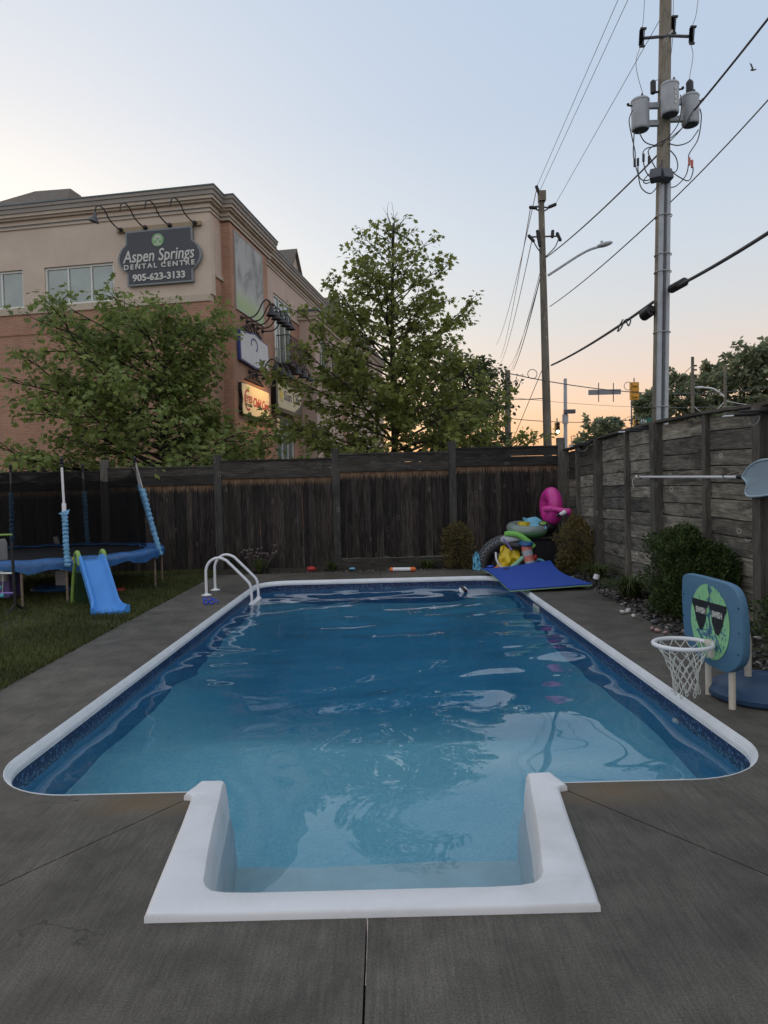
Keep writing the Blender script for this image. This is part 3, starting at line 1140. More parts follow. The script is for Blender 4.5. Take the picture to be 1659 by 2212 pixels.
# ------------------------------------------------------------------ white entry steps
stp = thing('pool_steps', 'white moulded plastic entry steps set into the near pool edge', 'steps', (SCX, 3.4, 0))
half = [  # (inner x, y), (outer x, y) measured from the centre line, back to front
    ((0.885, 4.13), (1.035, 4.13)), ((0.882, 4.07), (1.052, 4.06)), ((0.872, 4.0), (1.075, 3.99)), ((0.868, 3.975), (1.078, 3.955)), ((0.866, 3.955), (1.040, 3.945)), ((0.862, 3.94), (1.026, 3.925)),
    ((0.82, 3.6), (0.990, 3.6)), ((0.775, 3.3), (0.962, 3.3)), ((0.748, 3.14), (0.940, 3.05)), ((0.738, 3.07), (0.928, 2.92)), ((0.715, 3.02), (0.920, 2.85)), ((0.68, 2.985), (0.916, 2.808)),
    ((0.62, 2.97), (0.80, 2.808)), ((0.50, 2.965), (0.60, 2.808))]
loop_i = [(-x, y) for (x, y), _ in half] + [(x, y) for (x, y), _ in reversed(half)]
loop_o = [(-x, y) for _, (x, y) in half] + [(x, y) for _, (x, y) in reversed(half)]
sm_ = MB()
rows = []
n = len(loop_i)
for k in range(n):
    (ix, iy), (ox, oy) = loop_i[k], loop_o[k]
    dx, dy = ox - ix, oy - iy
    L = math.hypot(dx, dy)
    ux, uy = dx / L, dy / L
    prof = [(L + 0.004, -0.01), (L + 0.002, 0.024), (L - 0.008, 0.034), (L - 0.02, 0.036), (0.03, 0.035), (0.010, 0.029), (0.0, 0.012), (-0.012, -0.08), (-0.022, -0.2), (-0.05, -0.42), (-0.055, -0.9), (-0.055, -1.2)]
    rows.append([(SCX + ix + ux * d, iy + uy * d, z) for d, z in prof])
m = len(rows[0])
vs = [p for r_ in rows for p in r_]
fs = [(k * m + q, k * m + q + 1, (k + 1) * m + q + 1, (k + 1) * m + q) for k in range(n - 1) for q in range(m - 1)]
fs += [tuple(range(m)), tuple(reversed(range((n - 1) * m, n * m)))]
sm_.add(vs, fs)
sm_.build('shell', M_['step_plastic'], stp, smooth=40)
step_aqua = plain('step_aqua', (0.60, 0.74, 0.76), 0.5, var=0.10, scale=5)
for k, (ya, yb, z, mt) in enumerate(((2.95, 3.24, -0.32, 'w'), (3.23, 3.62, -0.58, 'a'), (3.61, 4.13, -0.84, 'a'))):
    hw = 0.86
    tb = MB().box((SCX - hw, ya, z - 0.25), (SCX + hw, yb, z))
    tb.build('tread', M_['white_plastic'] if mt == 'w' else step_aqua, stp, bevel=0.03, smooth=40)

# ------------------------------------------------------------------ dark board fence across the back
BFA = math.atan(0.04)


def bfy(x): return 16.0 + 0.04 * x


bf = thing('board_fence', 'tall dark weathered board fence across the back of the yard', 'fence', (0, 16.0, 0))
post_x = [-11.35, -8.75, -6.17, -3.68, -1.06, 1.56, 4.05]
post_t = [2.45, 2.50, 2.56, 2.62, 2.70, 2.80, 2.83]
pan_t = [2.22, 2.30, 2.35, 2.46, 2.555, 2.63]
pan_b = [1.86, 1.93, 1.97, 2.08, 2.17, 2.23]
post_me = MB().box((-.082, -.07, -.1), (.082, .06, 1.0))


def keep_mesh(mb, name, mats, **kw):
    o = mb.build(name, mats, **kw)
    me = o.data
    bpy.data.objects.remove(o)
    return me


for x, t_ in zip(post_x, post_t):
    me = keep_mesh(MB().box((-.082, -.08, -.1), (.082, .06, t_)), 'post', M_['post'], bevel=.008)
    piece('post', me, bf, (x, bfy(x), 0), (0, rng.uniform(-.006, .006), BFA))
for k in range(6):
    xa, xb = post_x[k] + .082, post_x[k + 1] - .082
    L = xb - xa
    xm = (xa + xb) / 2
    zt, zb = pan_t[k], pan_b[k]
    zm = (zt + zb) / 2 + 0.01
    me = keep_mesh(MB().box((-L / 2, -.02, -(zt - zm) / 2), (L / 2, .02, (zt - zm) / 2)), 'rail', M_['rail'], bevel=.004)
    piece('rail', me, bf, (xm, bfy(xm) - .05, (zt + zm) / 2), (0, rng.uniform(-.004, .004), BFA))
    h2 = zm - zb - .006
    me = keep_mesh(MB().box((-L / 2, -.02, -h2 / 2), (L / 2, .02, h2 / 2)), 'rail', M_['rail'], bevel=.004)
    piece('rail', me, bf, (xm, bfy(xm) - .058, zb + h2 / 2), (0, rng.uniform(-.004, .004), BFA))
    me = keep_mesh(MB().box((-L / 2, -.06, -.018), (L / 2, .06, .018)), 'cap_rail', M_['rail'], bevel=.004)
    piece('cap_rail', me, bf, (xm, bfy(xm) - .03, zt + .012), (0, 0, BFA))
    kick = k >= 4
    z0 = 0.22 if kick else 0.03
    bl = zb + .03 - z0
    me = keep_mesh(MB().box((-.073, -.010, -bl), (.073, .010, 0)), 'board', M_['board'], bevel=.003)
    nb = 18
    for i in range(nb):
        x = xa + .06 + (L - .12) * i / (nb - 1)
        off = -.012 if i % 2 == 0 else .012
        piece('board', me, bf, (x, bfy(x) + off + rng.uniform(-.003, .003), zb + .03), (rng.uniform(-.004, .004), rng.uniform(-.006, .006), BFA + rng.uniform(-.03, .03)), (rng.uniform(.92, 1.04), 1, rng.uniform(.985, 1.0)))
    if kick:
        me = keep_mesh(MB().box((-L / 2, -.02, 0), (L / 2, .02, .19)), 'kick_board', M_['rail'], bevel=.004)
        piece('kick_board', me, bf, (xm, bfy(xm) - .04, 0.02), (0, rng.uniform(-.008, .008), BFA))

# ------------------------------------------------------------------ horizontal plank fence along the right
def rfx(y): return 4.46 - 0.018 * y


RFA = math.atan(0.018)
rf = thing('plank_fence', 'tall grey fence of wide horizontal planks along the right of the pool', 'fence', (rfx(9), 9.0, 0))
py_ = [15.16, 13.73, 12.24, 10.9, 9.35, 7.97, 6.5, 5.1, 3.6, 2.2, 0.6, -0.9, -2.5]
ptop = {16.05: 2.53, 15.16: 2.545, 13.73: 2.61, 12.24: 2.64, 10.9: 2.65, 9.35: 2.62, 7.97: 2.56, 6.5: 2.54, 5.1: 2.54, 3.6: 2.54, 2.2: 2.54, 0.6: 2.54, -0.9: 2.54, -2.5: 2.54}
ys = [16.05] + py_
widths = {}
for i, y in enumerate(ys):
    wide = i % 2 == 0 or i == 0
    w, d = (.085, .13) if wide else (.045, .075)
    widths[y] = w
    me = keep_mesh(MB().box((-d, -w, -.1), (.02, w, ptop[y])), 'post', M_['post'], bevel=.008)
    piece('post', me, rf, (rfx(y) - .012, y, 0), (rng.uniform(-.006, .006), rng.uniform(-.005, .005), RFA))
plank_me = {}
for i in range(len(ys) - 1):
    y1, y0 = ys[i], ys[i + 1]
    L = (y1 - y0) - .012
    ym = (y1 + y0) / 2
    top = (ptop[y1] + ptop[y0]) / 2 - .03
    n = 12
    z = 0.0
    hs = [rng.uniform(.85, 1.15) for _ in range(n)]
    k_ = top / sum(hs)
    for j, h in enumerate(hs):
        h *= k_
        mt = M_['plank']
        if i in (0, 1) and j >= 9: mt = M_['rail'] if False else M_['cap']
        key = (i, mt.name)
        if key not in plank_me:
            plank_me[key] = keep_mesh(MB().box((0, -L / 2, -.1), (.03, L / 2, .1)), 'plank', mt, bevel=.010)
        slope = (ptop[y1] - ptop[y0]) / L * (j / n)
        o = piece('plank', plank_me[key], rf, (rfx(ym) + rng.uniform(-.010, .008), ym, z + h / 2), (slope, rng.uniform(-.02, .02), RFA + rng.uniform(-.003, .003)), (1, 1, (h - .010) / .2))
        z += h
    me = keep_mesh(MB().box((-.11, -L / 2 - .004, -.02), (.07, L / 2 + .004, .02)), 'cap', M_['cap'], bevel=.005)
    piece('cap', me, rf, (rfx(ym), ym, (ptop[y1] + ptop[y0]) / 2 + .02), ((ptop[y1] - ptop[y0]) / L, 0, RFA))
    mb = MB().box((.035, -L / 2, 0), (.05, L / 2, top - .02))
    me = keep_mesh(mb, 'backing', M_['rail'])
    piece('backing', me, rf, (rfx(ym), ym, 0.0), (0, 0, RFA))

# solar lights clipped under the cap of the plank fence
def fence_light(loc, label):
    t = thing('fence_light', label, 'light', loc, 0, 'solar lights under the fence cap')
    L = Matrix.Translation(loc)
    mb = MB().box((-.30, -.055, -.03), (.02, .055, .0), L)
    mb.build('housing', M_['black_plastic'], t, bevel=.012, smooth=40)
    hd = MB()
    hd.prism([(-.46, -.03), (-.30, -.075), (-.12, -.075), (-.12, .075), (-.30, .075), (-.46, .03)], -.062, -.031, L)
    hd.build('lamp_head', M_['black_plastic'], t, bevel=.012, smooth=40)
    MB().prism([(-.485, -.025), (-.40, -.062), (-.40, .062), (-.485, .025)], -.066, -.050, L).build('lens', M_['coping'], t, bevel=.004)
    wire = MB()
    for a in (-.05, .05):
        wire.tube(smooth_pts([(-.30, a, -.06), (-.27, a, -.14), (-.20, a, -.17), (-.13, a, -.13), (-.11, a, -.06)], 5), .0035, 5, M=L)
    wire.build('wire_guard', M_['steel'], t, smooth=60)
    return t


fence_light((rfx(7.97) - .09, 7.8, 2.50), 'black solar light on the plank fence above the skimmer net')
fence_light((rfx(10.9) - .11, 11.05, 2.60), 'black solar light beside the big utility pole on the plank fence')
fence_light((rfx(13.73) - .11, 13.88, 2.565), 'black solar light on the plank fence nearest the yard corner')

# ------------------------------------------------------------------ leaf skimmer on its pole, hung on the plank fence
sk = thing('skimmer_net', 'white pole with pale blue leaf skimmer net hung along the plank fence', 'pool net', (rfx(10) - .2, 10, 1.8))
pa, pb = Vector((rfx(11.45) - .17, 11.45, 1.845)), Vector((rfx(8.2) - .17, 8.2, 1.775))
mb = MB().tube([pa, pb], .018, 10)
mb.build('pole', M_['white_metal'], sk, smooth=50)
MB().tube([pa + Vector((0, .02, 0)), pa + Vector((0, -.10, -.004))], .028, 10).build('grip', M_['offwhite_pvc'], sk, smooth=50)
MB().tube(smooth_pts([pa + Vector((-.02, .06, -.01)), pa + Vector((-.03, .11, -.06)), pa + Vector((-.02, .09, -.17))], 5), .007, 6).build('cord', M_['net_white'], sk, smooth=60)
MB().tube([pb + Vector((0, .10, .003)), pb + Vector((0, -.03, 0))], .027, 10).build('connector', M_['black_plastic'], sk, smooth=50)
nf = [(8.17, 1.775), (8.06, 1.70), (8.10, 1.60), (8.02, 1.555), (7.75, 1.56), (7.45, 1.60), (7.36, 1.68), (7.36, 1.86), (7.45, 1.94), (7.75, 1.95), (7.98, 1.90), (8.10, 1.83)]
nfp = [Vector((rfx(8) - .19, y, z)) for y, z in nf]
fr = MB().tube(smooth_pts(nfp + [nfp[0]], 4), .012, 8)
fr.build('net_frame', M_['frame_pale'], sk, smooth=60)
nm = MB()
cpt = Vector((rfx(8) - .175, 7.72, 1.75))
ring = smooth_pts(nfp + [nfp[0]], 4)[:-1]
inn = [p.lerp(cpt, .5) + Vector((.008, 0, 0)) for p in ring]
vs = ring + inn + [cpt + Vector((.004, 0, 0))]
n = len(ring)
nm.add(vs, [(i, (i + 1) % n, n + (i + 1) % n, n + i) for i in range(n)] + [(n + i, n + (i + 1) % n, 2 * n) for i in range(n)])
nm.build('net_bag', M_['skim_net'], sk, smooth=80)
for y in (11.3, 8.6):
    z = 1.775 + .07 * (y - 8.2) / 3.25
    MB().tube(smooth_pts([(rfx(y) + .0, y, z + .05), (rfx(y) - .12, y, z + .02), (rfx(y) - .17, y, z - .022), (rfx(y) - .205, y, z + .03)], 5), .006, 6).build('hook', M_['black_metal'], sk, smooth=60)

# ------------------------------------------------------------------ pool hand rails
rl = thing('pool_ladder', 'white tubular pool ladder with two bent hand rails at the left edge', 'pool ladder', (-2.9, 12.5, 0))
for y in (12.22, 12.86):
    pts = [(-3.10, y, 0), (-3.10, y, .34), (-3.09, y, .46), (-3.04, y, .56), (-2.95, y, .625), (-2.85, y, .635), (-2.76, y, .60), (-2.70, y, .55), (-2.40, y, .24), (-2.34, y, .15), (-2.325, y, .05), (-2.32, y, -.2), (-2.32, y, -.95)]
    MB().tube(smooth_pts(pts, 5), .024, 12).build('hand_rail', M_['white_plastic'], rl, smooth=60)
    MB().lathe([(.09, 0.001), (.088, .008), (.05, .018), (.03, .03)], 20, Matrix.Translation((-3.10, y, 0))).build('flange', M_['white_plastic'], rl, smooth=40)
    MB().cbox((-2.32, y, -.165), (.075, .075, .05)).build('collar', M_['white_plastic'], rl, bevel=.01)
for z in (-.20, -.5, -.8):
    MB().box((-2.37, 12.16, z), (-2.27, 12.92, z + .035)).build('tread', M_['white_plastic'], rl, bevel=.01)

# swim goggles left on the deck
gg = thing('swim_goggles', 'blue swim goggles lying on the deck before the ladder', 'goggles', (-2.78, 11.14, 0))
for dx in (-.045, .05):
    G = Matrix.Translation((-2.79 + dx, 11.12, .05)) @ Euler((R(70), R(12), R(8))).to_matrix().to_4x4()
    MB().torus(.034, .014, G, seg=18, tseg=8).build('eye_cup', M_['goggle_blue'], gg, smooth=60)
MB().tube(smooth_pts([(-2.87, 11.13, .05), (-2.90, 11.2, .09), (-2.80, 11.24, .10), (-2.68, 11.2, .06), (-2.64, 11.14, .04), (-2.70, 11.12, .05)], 5), .008, 6).build('strap', M_['goggle_blue'], gg, smooth=60)

# ------------------------------------------------------------------ trampoline
TC, TR, TZ = Vector((-6.4, 13.05)), 2.2, 0.75
tr = thing('trampoline', 'round trampoline with blue pad and black safety net on the lawn', 'trampoline', (TC.x, TC.y, 0))


def tp(a, r_=TR, z=TZ): return Vector((TC.x + r_ * math.cos(R(a)), TC.y + r_ * math.sin(R(a)), z))


mb = MB().tube([tp(a, TR - .04, TZ - .06) for a in range(0, 360, 6)], .025, 8, closed=True)
mb.build('frame', M_['steel'], tr, smooth=60)
pm = MB()
prof = [(-.34, .0), (-.16, .028), (-.02, .02), (.03, -.02), (.035, -.07), (.03, -.135)]
vs, na = [], 144
for k in range(na):
    a = 360 * k / na
    for q, (dr, dz) in enumerate(prof):
        wv = (0.02 * math.sin(k * .9) + .02 * noise.noise(Vector((k * .33, q * .4, 0)))) * (.6 + q * .2)
        vs.append(tp(a, TR + dr + wv * .5, TZ + dz + wv * (.5 if q < 5 else 1.2) - (0.03 if q == 5 and (k // 9) % 2 else 0)))
npf = len(prof)
pm.add(vs, [(k * npf + q, ((k + 1) % na) * npf + q, ((k + 1) % na) * npf + q + 1, k * npf + q + 1) for k in range(na) for q in range(npf - 1)])
pm.build('safety_pad', M_['tarp_blue'], tr, smooth=60)
MB().lathe([(TR - .33, TZ - .035), (TR - .33, TZ - .03)], 48, Matrix.Translation((TC.x, TC.y, 0))).build('jump_mat', M_['black_plastic'], tr)
angs = [-53, 2, 90, 128, 185, 240]
tops = []
for k, a in enumerate(angs):
    foot = tp(a, TR + .04, TZ - .1)
    zt = 2.40 if a in (2, 90, 128) else 2.32
    inn_ = .40 if a == 2 else .12
    top = tp(a, TR + .03 - inn_, zt)
    tops.append(top)
    pole = MB().tube([foot, foot.lerp(top, .5), top], .019, 10)
    pole.build('net_pole', M_['white_metal'] if a == -53 else M_['steel'], tr, smooth=60)
    # foam sleeve gathered around the lower part
    hi = .52 if a == -53 else .70
    pts, rs = [], []
    for i in range(46):
        t_ = .0 + hi * i / 45
        pts.append(foot.lerp(top, t_) + Vector((.006 * math.sin(i * 2.1), .005 * math.cos(i * 1.7), 0)))
        rs.append(.044 + .010 * math.sin(i * 1.9) + rng.uniform(-.005, .005))
    sl = MB().tube(pts, rs, 12).build('pole_sleeve', M_['sleeve_blue'], tr, smooth=70)
    if a == -53:
        MB().tube([foot.lerp(top, .515), foot.lerp(top, .60)], .033, 12).build('sleeve_core', M_['white_plastic'], tr, smooth=60)
        p = foot.lerp(top, .51)
        MB().add([p + Vector((-.08, -.04, -.01)), p + Vector((0, -.055, .02)), p + Vector((.10, -.03, .05)), p + Vector((.08, -.05, -.03)), p + Vector((0, -.055, -.05))], [(0, 1, 2, 3, 4)]).build('tie_strap', M_['sleeve_blue'], tr)
    F = Matrix.Translation(top)
    MB().lathe([(.020, -.10), (.030, -.09), (.032, -.06), (.022, -.05), (.034, -.03), (.036, -.01), (.022, 0), (.03, .02), (.034, .045), (.02, .07), (.002, .075)], 12, F).build('finial', M_['black_plastic'], tr, smooth=50)
# second net pole doubled up beside the right-hand one
f2, t2 = tp(6, TR + .0, TZ - .1), tp(6, TR - .42, 2.28)
MB().tube([f2, t2], .016, 8).build('net_pole', M_['steel'], tr, smooth=60)
pts = [f2.lerp(t2, .8 * i / 30) for i in range(31)]
MB().tube(pts, [.04 + .006 * math.sin(i * 2.3) for i in range(31)], 10).build('pole_sleeve', M_['sleeve_blue'], tr, smooth=70)
for a in (-53, -2, 20, 90, 135, 185, 240, 290):
    f_ = tp(a, TR - .02, TZ - .08)
    MB().tube([f_, Vector((f_.x, f_.y, 0.03))], .022, 8).build('leg', M_['rust_steel'], tr, smooth=60)
# net hung from pole to pole, sagging between the tops
net = MB()
na = 96
order = sorted([(a % 360, t_) for a, t_ in zip(angs, tops)])
vs = []
for k in range(na + 1):
    a = 360 * k / na
    for i in range(len(order)):
        a0, t0 = order[i]
        a1, t1 = order[(i + 1) % len(order)]
        a1_ = a1 if i < len(order) - 1 else a1 + 360
        aa = a if a >= order[0][0] else a + 360
        if a0 <= aa <= a1_:
            f_ = (aa - a0) / (a1_ - a0)
            break
    zt = t0.z + (t1.z - t0.z) * f_ - .06 - .30 * (1 - (2 * f_ - 1) ** 2) ** .75
    for j in range(9):
        q = j / 8
        pull = .26 - .16 * math.sin(math.pi * min(1, q)) * .5
        p = tp(a, TR - .30 + .06 * q - .05 * math.sin(q * 3) + .02 * math.sin(k * 1.3 + q * 4), TZ + .01 + (zt - TZ - .01) * q)
        if q > .6:
            edge = t0.lerp(t1, f_)
            w_ = (q - .6) / .4
            p.x += (edge.x - p.x) * w_ * .8
            p.y += (edge.y - p.y) * w_ * .8
        vs.append(p)
net.add(vs, [(k * 9 + j, (k + 1) * 9 + j, (k + 1) * 9 + j + 1, k * 9 + j + 1) for k in range(na) for j in range(8)])
net.build('safety_net', M_['tramp_net'], tr, smooth=80)

# ------------------------------------------------------------------ toddler slide
sd = thing('toddler_slide', 'bright blue toddler slide with lime green handles on the lawn', 'slide', (-4.3, 10.6, 0.05))
# side profile from the foot to the top: (along, height), along measured up-slope from the foot
cxs, az = Vector((-4.05, 10.30)), R(126)
dirv = Vector((math.cos(az), math.sin(az)))
sidev = Vector((-dirv.y, dirv.x))


def sp_(s, w, z): return Vector((cxs.x + dirv.x * s + sidev.x * w, cxs.y + dirv.y * s + sidev.y * w, z))


bedp = [(-.12, .075), (0, .08), (.10, .115), (.2, .20), (.75, .70), (.86, .755), (1.0, .765)]
bed_s = smooth_pts([(a, b, 0) for a, b in bedp], 5)
mb = MB()
vs = []
for p in bed_s:
    s, z = p.x, p.y
    fl = max(0, .14 - s) * .30            # the foot flares outwards
    sw = .148 + fl
    rim = .085 if s > .1 else .075
    if s > .86: rim = .085 - (s - .86) * .2
    for w, dz in ((-sw - .05, -.045), (-sw - .05, rim), (-sw - .01, rim + .01), (-sw + .03, .015), (-sw + .06, 0), (sw - .06, 0), (sw - .03, .015), (sw + .01, rim + .01), (sw + .05, rim), (sw + .05, -.045)):
        vs.append(sp_(s, w, z + dz))
q = 10
nn = len(bed_s)
fs = [(k * q + j, (k + 1) * q + j, (k + 1) * q + j + 1, k * q + j + 1) for k in range(nn - 1) for j in range(q - 1)]
fs += [(k * q + 9, (k + 1) * q + 9, (k + 1) * q, k * q) for k in range(nn - 1)]
fs += [tuple(range(q)), tuple(reversed(range((nn - 1) * q, nn * q)))]
mb.add(vs, fs)
mb.build('chute', M_['slide_blue'], sd, smooth=50)
for w in (-.188, .188):
    MB().tube(smooth_pts([sp_(.80, w, .70), sp_(.84, w, .83), sp_(.93, w, .89), sp_(1.03, w, .84), sp_(1.07, w, .72)], 5), .034, 10).build('handle', M_['lime'], sd, smooth=60)
    MB().tube(smooth_pts([sp_(1.05, w, .76), sp_(1.16, w * 1.05, .55), sp_(1.24, w * 1.1, .28), sp_(1.28, w * 1.12, .05)], 5), .028, 10).build('ladder_rail', M_['lime'], sd, smooth=60)
for z, s in ((.20, 1.25), (.38, 1.21), (.56, 1.15)):
    MB().tube([sp_(s, -.22, z), sp_(s, .22, z)], .02, 8).build('rung', M_['dark_green'], sd, smooth=60)
MB().box((-.0, -.19, 0), (.03, .19, .5), Matrix.Translation(sp_(1.12, 0, .07)) @ Matrix.Rotation(az, 4, 'Z') @ Matrix.Rotation(-.2, 4, 'Y')).build('step_panel', M_['dark_green'], sd)
MB().lathe([(.025, -.004), (.025, .004)], 14, Matrix.Translation(sp_(.92, .263, .80)) @ Matrix.Rotation(az, 4, 'Z') @ Matrix.Rotation(math.pi / 2, 4, 'X')).build('badge', M_['yellow'], sd)

# ------------------------------------------------------------------ ladder toss game at the left edge
lt = thing('ladder_toss_game', 'black ladder toss game stand with green white and purple bars', 'lawn game', (-5.6, 10.5, .05))
p0 = at(34, 1322, 10.55)
px_ = p0.x
MB().tube([(px_, 10.55, .16), (px_ - .02, 10.55, 1.10)], .022, 10).build('upright', M_['black_plastic'], lt, smooth=60)
MB().tube([(px_ - 1.0, 10.55, .16), (px_ - 1.0, 10.55, 1.10)], .022, 10).build('upright', M_['black_plastic'], lt, smooth=60)
for xx in (px_, px_ - 1.0):
    MB().tube(smooth_pts([(xx, 10.25, .05), (xx, 10.42, .10), (xx, 10.55, .17), (xx, 10.68, .10), (xx, 10.88, .05)], 4), .02, 8).build('foot', M_['black_plastic'], lt, smooth=60)
for py, mt in ((1155, 'lime'), (1238, 'white_metal'), (1316 - 35, 'purple')):
    z = at(30, py, 10.55).z
    MB().tube([(px_ - .01, 10.55, z), (px_ - 1.0, 10.55, z)], .016, 10).build('bar', M_[mt], lt, smooth=60)
zb = at(30, 1238, 10.55).z
bo = thing('toss_bola', 'teal bola of two balls on a cord hanging over the white bar', 'bola', (px_ - .16, 10.52, zb - .1))
for dx, dz in ((-.035, -.21), (.0, -.33)):
    MB().ball((px_ - .18 + dx, 10.52, zb + dz), .032, 12, 8).build('ball', M_['teal'], bo, smooth=60)
MB().tube(smooth_pts([(px_ - .215, 10.52, zb - .2), (px_ - .20, 10.525, zb + .01), (px_ - .19, 10.55, zb + .024), (px_ - .18, 10.575, zb), (px_ - .18, 10.53, zb - .30)], 4), .004, 5).build('cord', M_['net_white'], bo, smooth=60)

# odds and ends under and behind the trampoline
tb = thing('tube_stand', 'white tube standing on a flat blue plastic base under the trampoline', 'toy stand', (-6.0, 12.9, .06))
MB().lathe([(.40, 0), (.42, .03), (.40, .07), (.30, .10), (.06, .11)], 24, Matrix.Translation((-6.05, 12.95, .05))).build('base', M_['tarp_blue'], tb, smooth=40)
MB().box((-6.02, 12.9, .14), (-5.82, 12.95, .42)).build('tube', M_['white_metal'], tb, bevel=.02, smooth=40)
tag(MB().tube([at(120, 1160, 15.35), at(128, 1190, 15.3), at(137, 1240, 15.2)], .05, 12).build('plastic_post', M_['offwhite_pvc'], smooth=60), 'pale plastic post leaning behind the trampoline net', 'post')
wp = thing('pool_noodle_post', 'white round-capped post standing behind the ladder toss game', 'post', at(5, 1250, 12.0))
MB().tube([at(10, 1255, 12.0), at(6, 1172, 12.0), at(5, 1164, 12.0)], [.065, .065, .04], 14).build('shaft', M_['white_metal'], wp, smooth=50)
by = thing('toy_bin', 'small blue plastic toy bin beside the ladder toss game', 'bin', at(10, 1300, 12.2))
bp = at(10, 1292, 12.2)
MB().prism([(-.28, -.2), (.20, -.2), (.24, .2), (-.28, .2)], 0, .42, Matrix.Translation((bp.x, 12.2, .06))).build('tub', M_['purple'], by, bevel=.03, smooth=40)
MB().box((-.30, -.23, .42), (.25, .23, .46), Matrix.Translation((bp.x, 12.2, .06))).build('rim', M_['sleeve_blue'], by, bevel=.01)
tag(MB().lathe([(.10, 0), (.11, .02), (.10, .045), (.02, .05)], 18, Matrix.Translation((-4.75, 12.6, .06))).build('flying_disc', M_['red'], smooth=50), 'red flying disc lying in the grass behind the slide', 'disc')

# ------------------------------------------------------------------ foam mat
fmx = thing('foam_mat', 'bright blue floating foam mat draped over the far right pool corner', 'foam mat', (2.8, 13, 0))
FL, FR, NR, NL = Vector((1.93, 14.25, .03)), Vector((3.36, 14.45, .13)), Vector((3.42, 11.72, .035)), Vector((2.03, 11.55, -.01))


def mat_grid(zo):
    vs = []
    n = 24
    for j in range(n + 1):
        for i in range(n + 1):
            u, v = i / n, j / n
            l = NL.lerp(FL, v) + Vector((.05 * math.sin(math.pi * v), 0, 0))
            r_ = NR.lerp(FR, v) + Vector((-.16 * math.sin(math.pi * v) ** 1.3, 0, 0))
            p = l.lerp(r_, u)
            p.z += zo + .02 * math.sin(u * 5 + v * 3) * v + .035 + .05 * (1 - u) * v * v * .3 - .012 * math.sin(v * 6)
            vs.append(p)
    return vs, n


def slab_mesh(z0, z1):
    a, n = mat_grid(z0)
    b, _ = mat_grid(z1)
    m_ = (n + 1) ** 2
    idx = lambda i, j: j * (n + 1) + i
    fs = []
    for j in range(n):
        for i in range(n):
            fs.append((idx(i, j), idx(i, j + 1), idx(i + 1, j + 1), idx(i + 1, j)))
            fs.append((m_ + idx(i, j), m_ + idx(i + 1, j), m_ + idx(i + 1, j + 1), m_ + idx(i, j + 1)))
    for i in range(n):
        fs.append((idx(i, 0), idx(i + 1, 0), m_ + idx(i + 1, 0), m_ + idx(i, 0)))
        fs.append((idx(i + 1, n), idx(i, n), m_ + idx(i, n), m_ + idx(i + 1, n)))
        fs.append((idx(0, i + 1), idx(0, i), m_ + idx(0, i), m_ + idx(0, i + 1)))
        fs.append((idx(n, i), idx(n, i + 1), m_ + idx(n, i + 1), m_ + idx(n, i)))
    return MB().add(a + b, fs)


slab_mesh(0.018, 0.036).build('top_layer', M_['mat_blue'], fmx, smooth=40)
slab_mesh(-0.002, 0.0175).build('under_layer', M_['mat_green'], fmx, smooth=40)
hp = NL.lerp(FL, .86).lerp(NR.lerp(FR, .86), .30)
MB().lathe([(.055, 0), (.055, .002)], 18, Matrix.Translation(hp + Vector((0, 0, .088)))).build('grommet', M_['black_plastic'], fmx)

# ------------------------------------------------------------------ toys heaped in the corner
bn = thing('storage_bin', 'dark resin storage bin in the yard corner under the ring floats', 'storage bin', (3.25, 15.3, 0))
L = Matrix.Translation((3.22, 15.32, 0)) @ Matrix.Rotation(BFA, 4, 'Z')
MB().box((-.52, -.36, .02), (.52, .36, .60), L).build('tub', M_['black_plastic'], bn, bevel=.02)
MB().box((-.56, -.40, .60), (.56, .40, .68), L).build('lid', M_['black_plastic'], bn, bevel=.025, smooth=40)
for i in range(7):
    MB().box((-.49 + .14 * i, -.372, .06), (-.40 + .14 * i, -.36, .56), L).build('rib', M_['dark_green'] if False else M_['black_plastic'], bn, bevel=.004)

fl = thing('flamingo_ring', 'pink inflatable flamingo swim ring propped on edge in the corner', 'pool float', (3.6, 15.3, .7))
L = Matrix.Translation((3.60, 15.28, 1.30)) @ Matrix.Rotation(R(-82), 4, 'Z') @ Matrix.Rotation(R(6), 4, 'Y') @ Matrix.Rotation(R(90), 4, 'X')
MB().torus(.255, .16, L, seg=44, tseg=14, wob=.05).build('ring', M_['pink'], fl, smooth=70)
a_, b_ = at(1180, 1103, 15.05), at(1222, 1103, 14.75)
nk = smooth_pts([at(1178, 1100, 15.1), at(1192, 1099, 14.95), at(1210, 1102, 14.82), at(1224, 1104, 14.75), at(1231, 1106, 14.72)], 5)
nkr = [.075 - .02 * min(1, i / 10) for i in range(len(nk))]
nkr[-4:] = [.062, .075, .072, .045]
MB().tube(nk, nkr, 12).build('neck', M_['pink'], fl, smooth=70)
hp_ = at(1227, 1106, 14.74)
MB().ball(hp_, (.085, .08, .078), 14, 10).build('head', M_['pink'], fl, smooth=70)
bk = at(1214, 1110, 14.66)
MB().tube([at(1221, 1106, 14.68), bk, at(1209, 1111, 14.68)], [.05, .045, .03], 10).build('beak', M_['white_plastic'], fl, smooth=60)
MB().tube([at(1210, 1111, 14.67), at(1204, 1115, 14.70), at(1200, 1112, 14.72)], [.032, .03, .008], 10).build('beak_tip', M_['rubber_black'], fl, smooth=60)
MB().ball(at(1222, 1103, 14.665), .016, 8, 6).build('eye', M_['coral'], fl, smooth=60)

gr = thing('clear_ring', 'clear and green inflatable swim ring lying flat on the storage bin', 'pool float', (3.05, 15.2, .7))


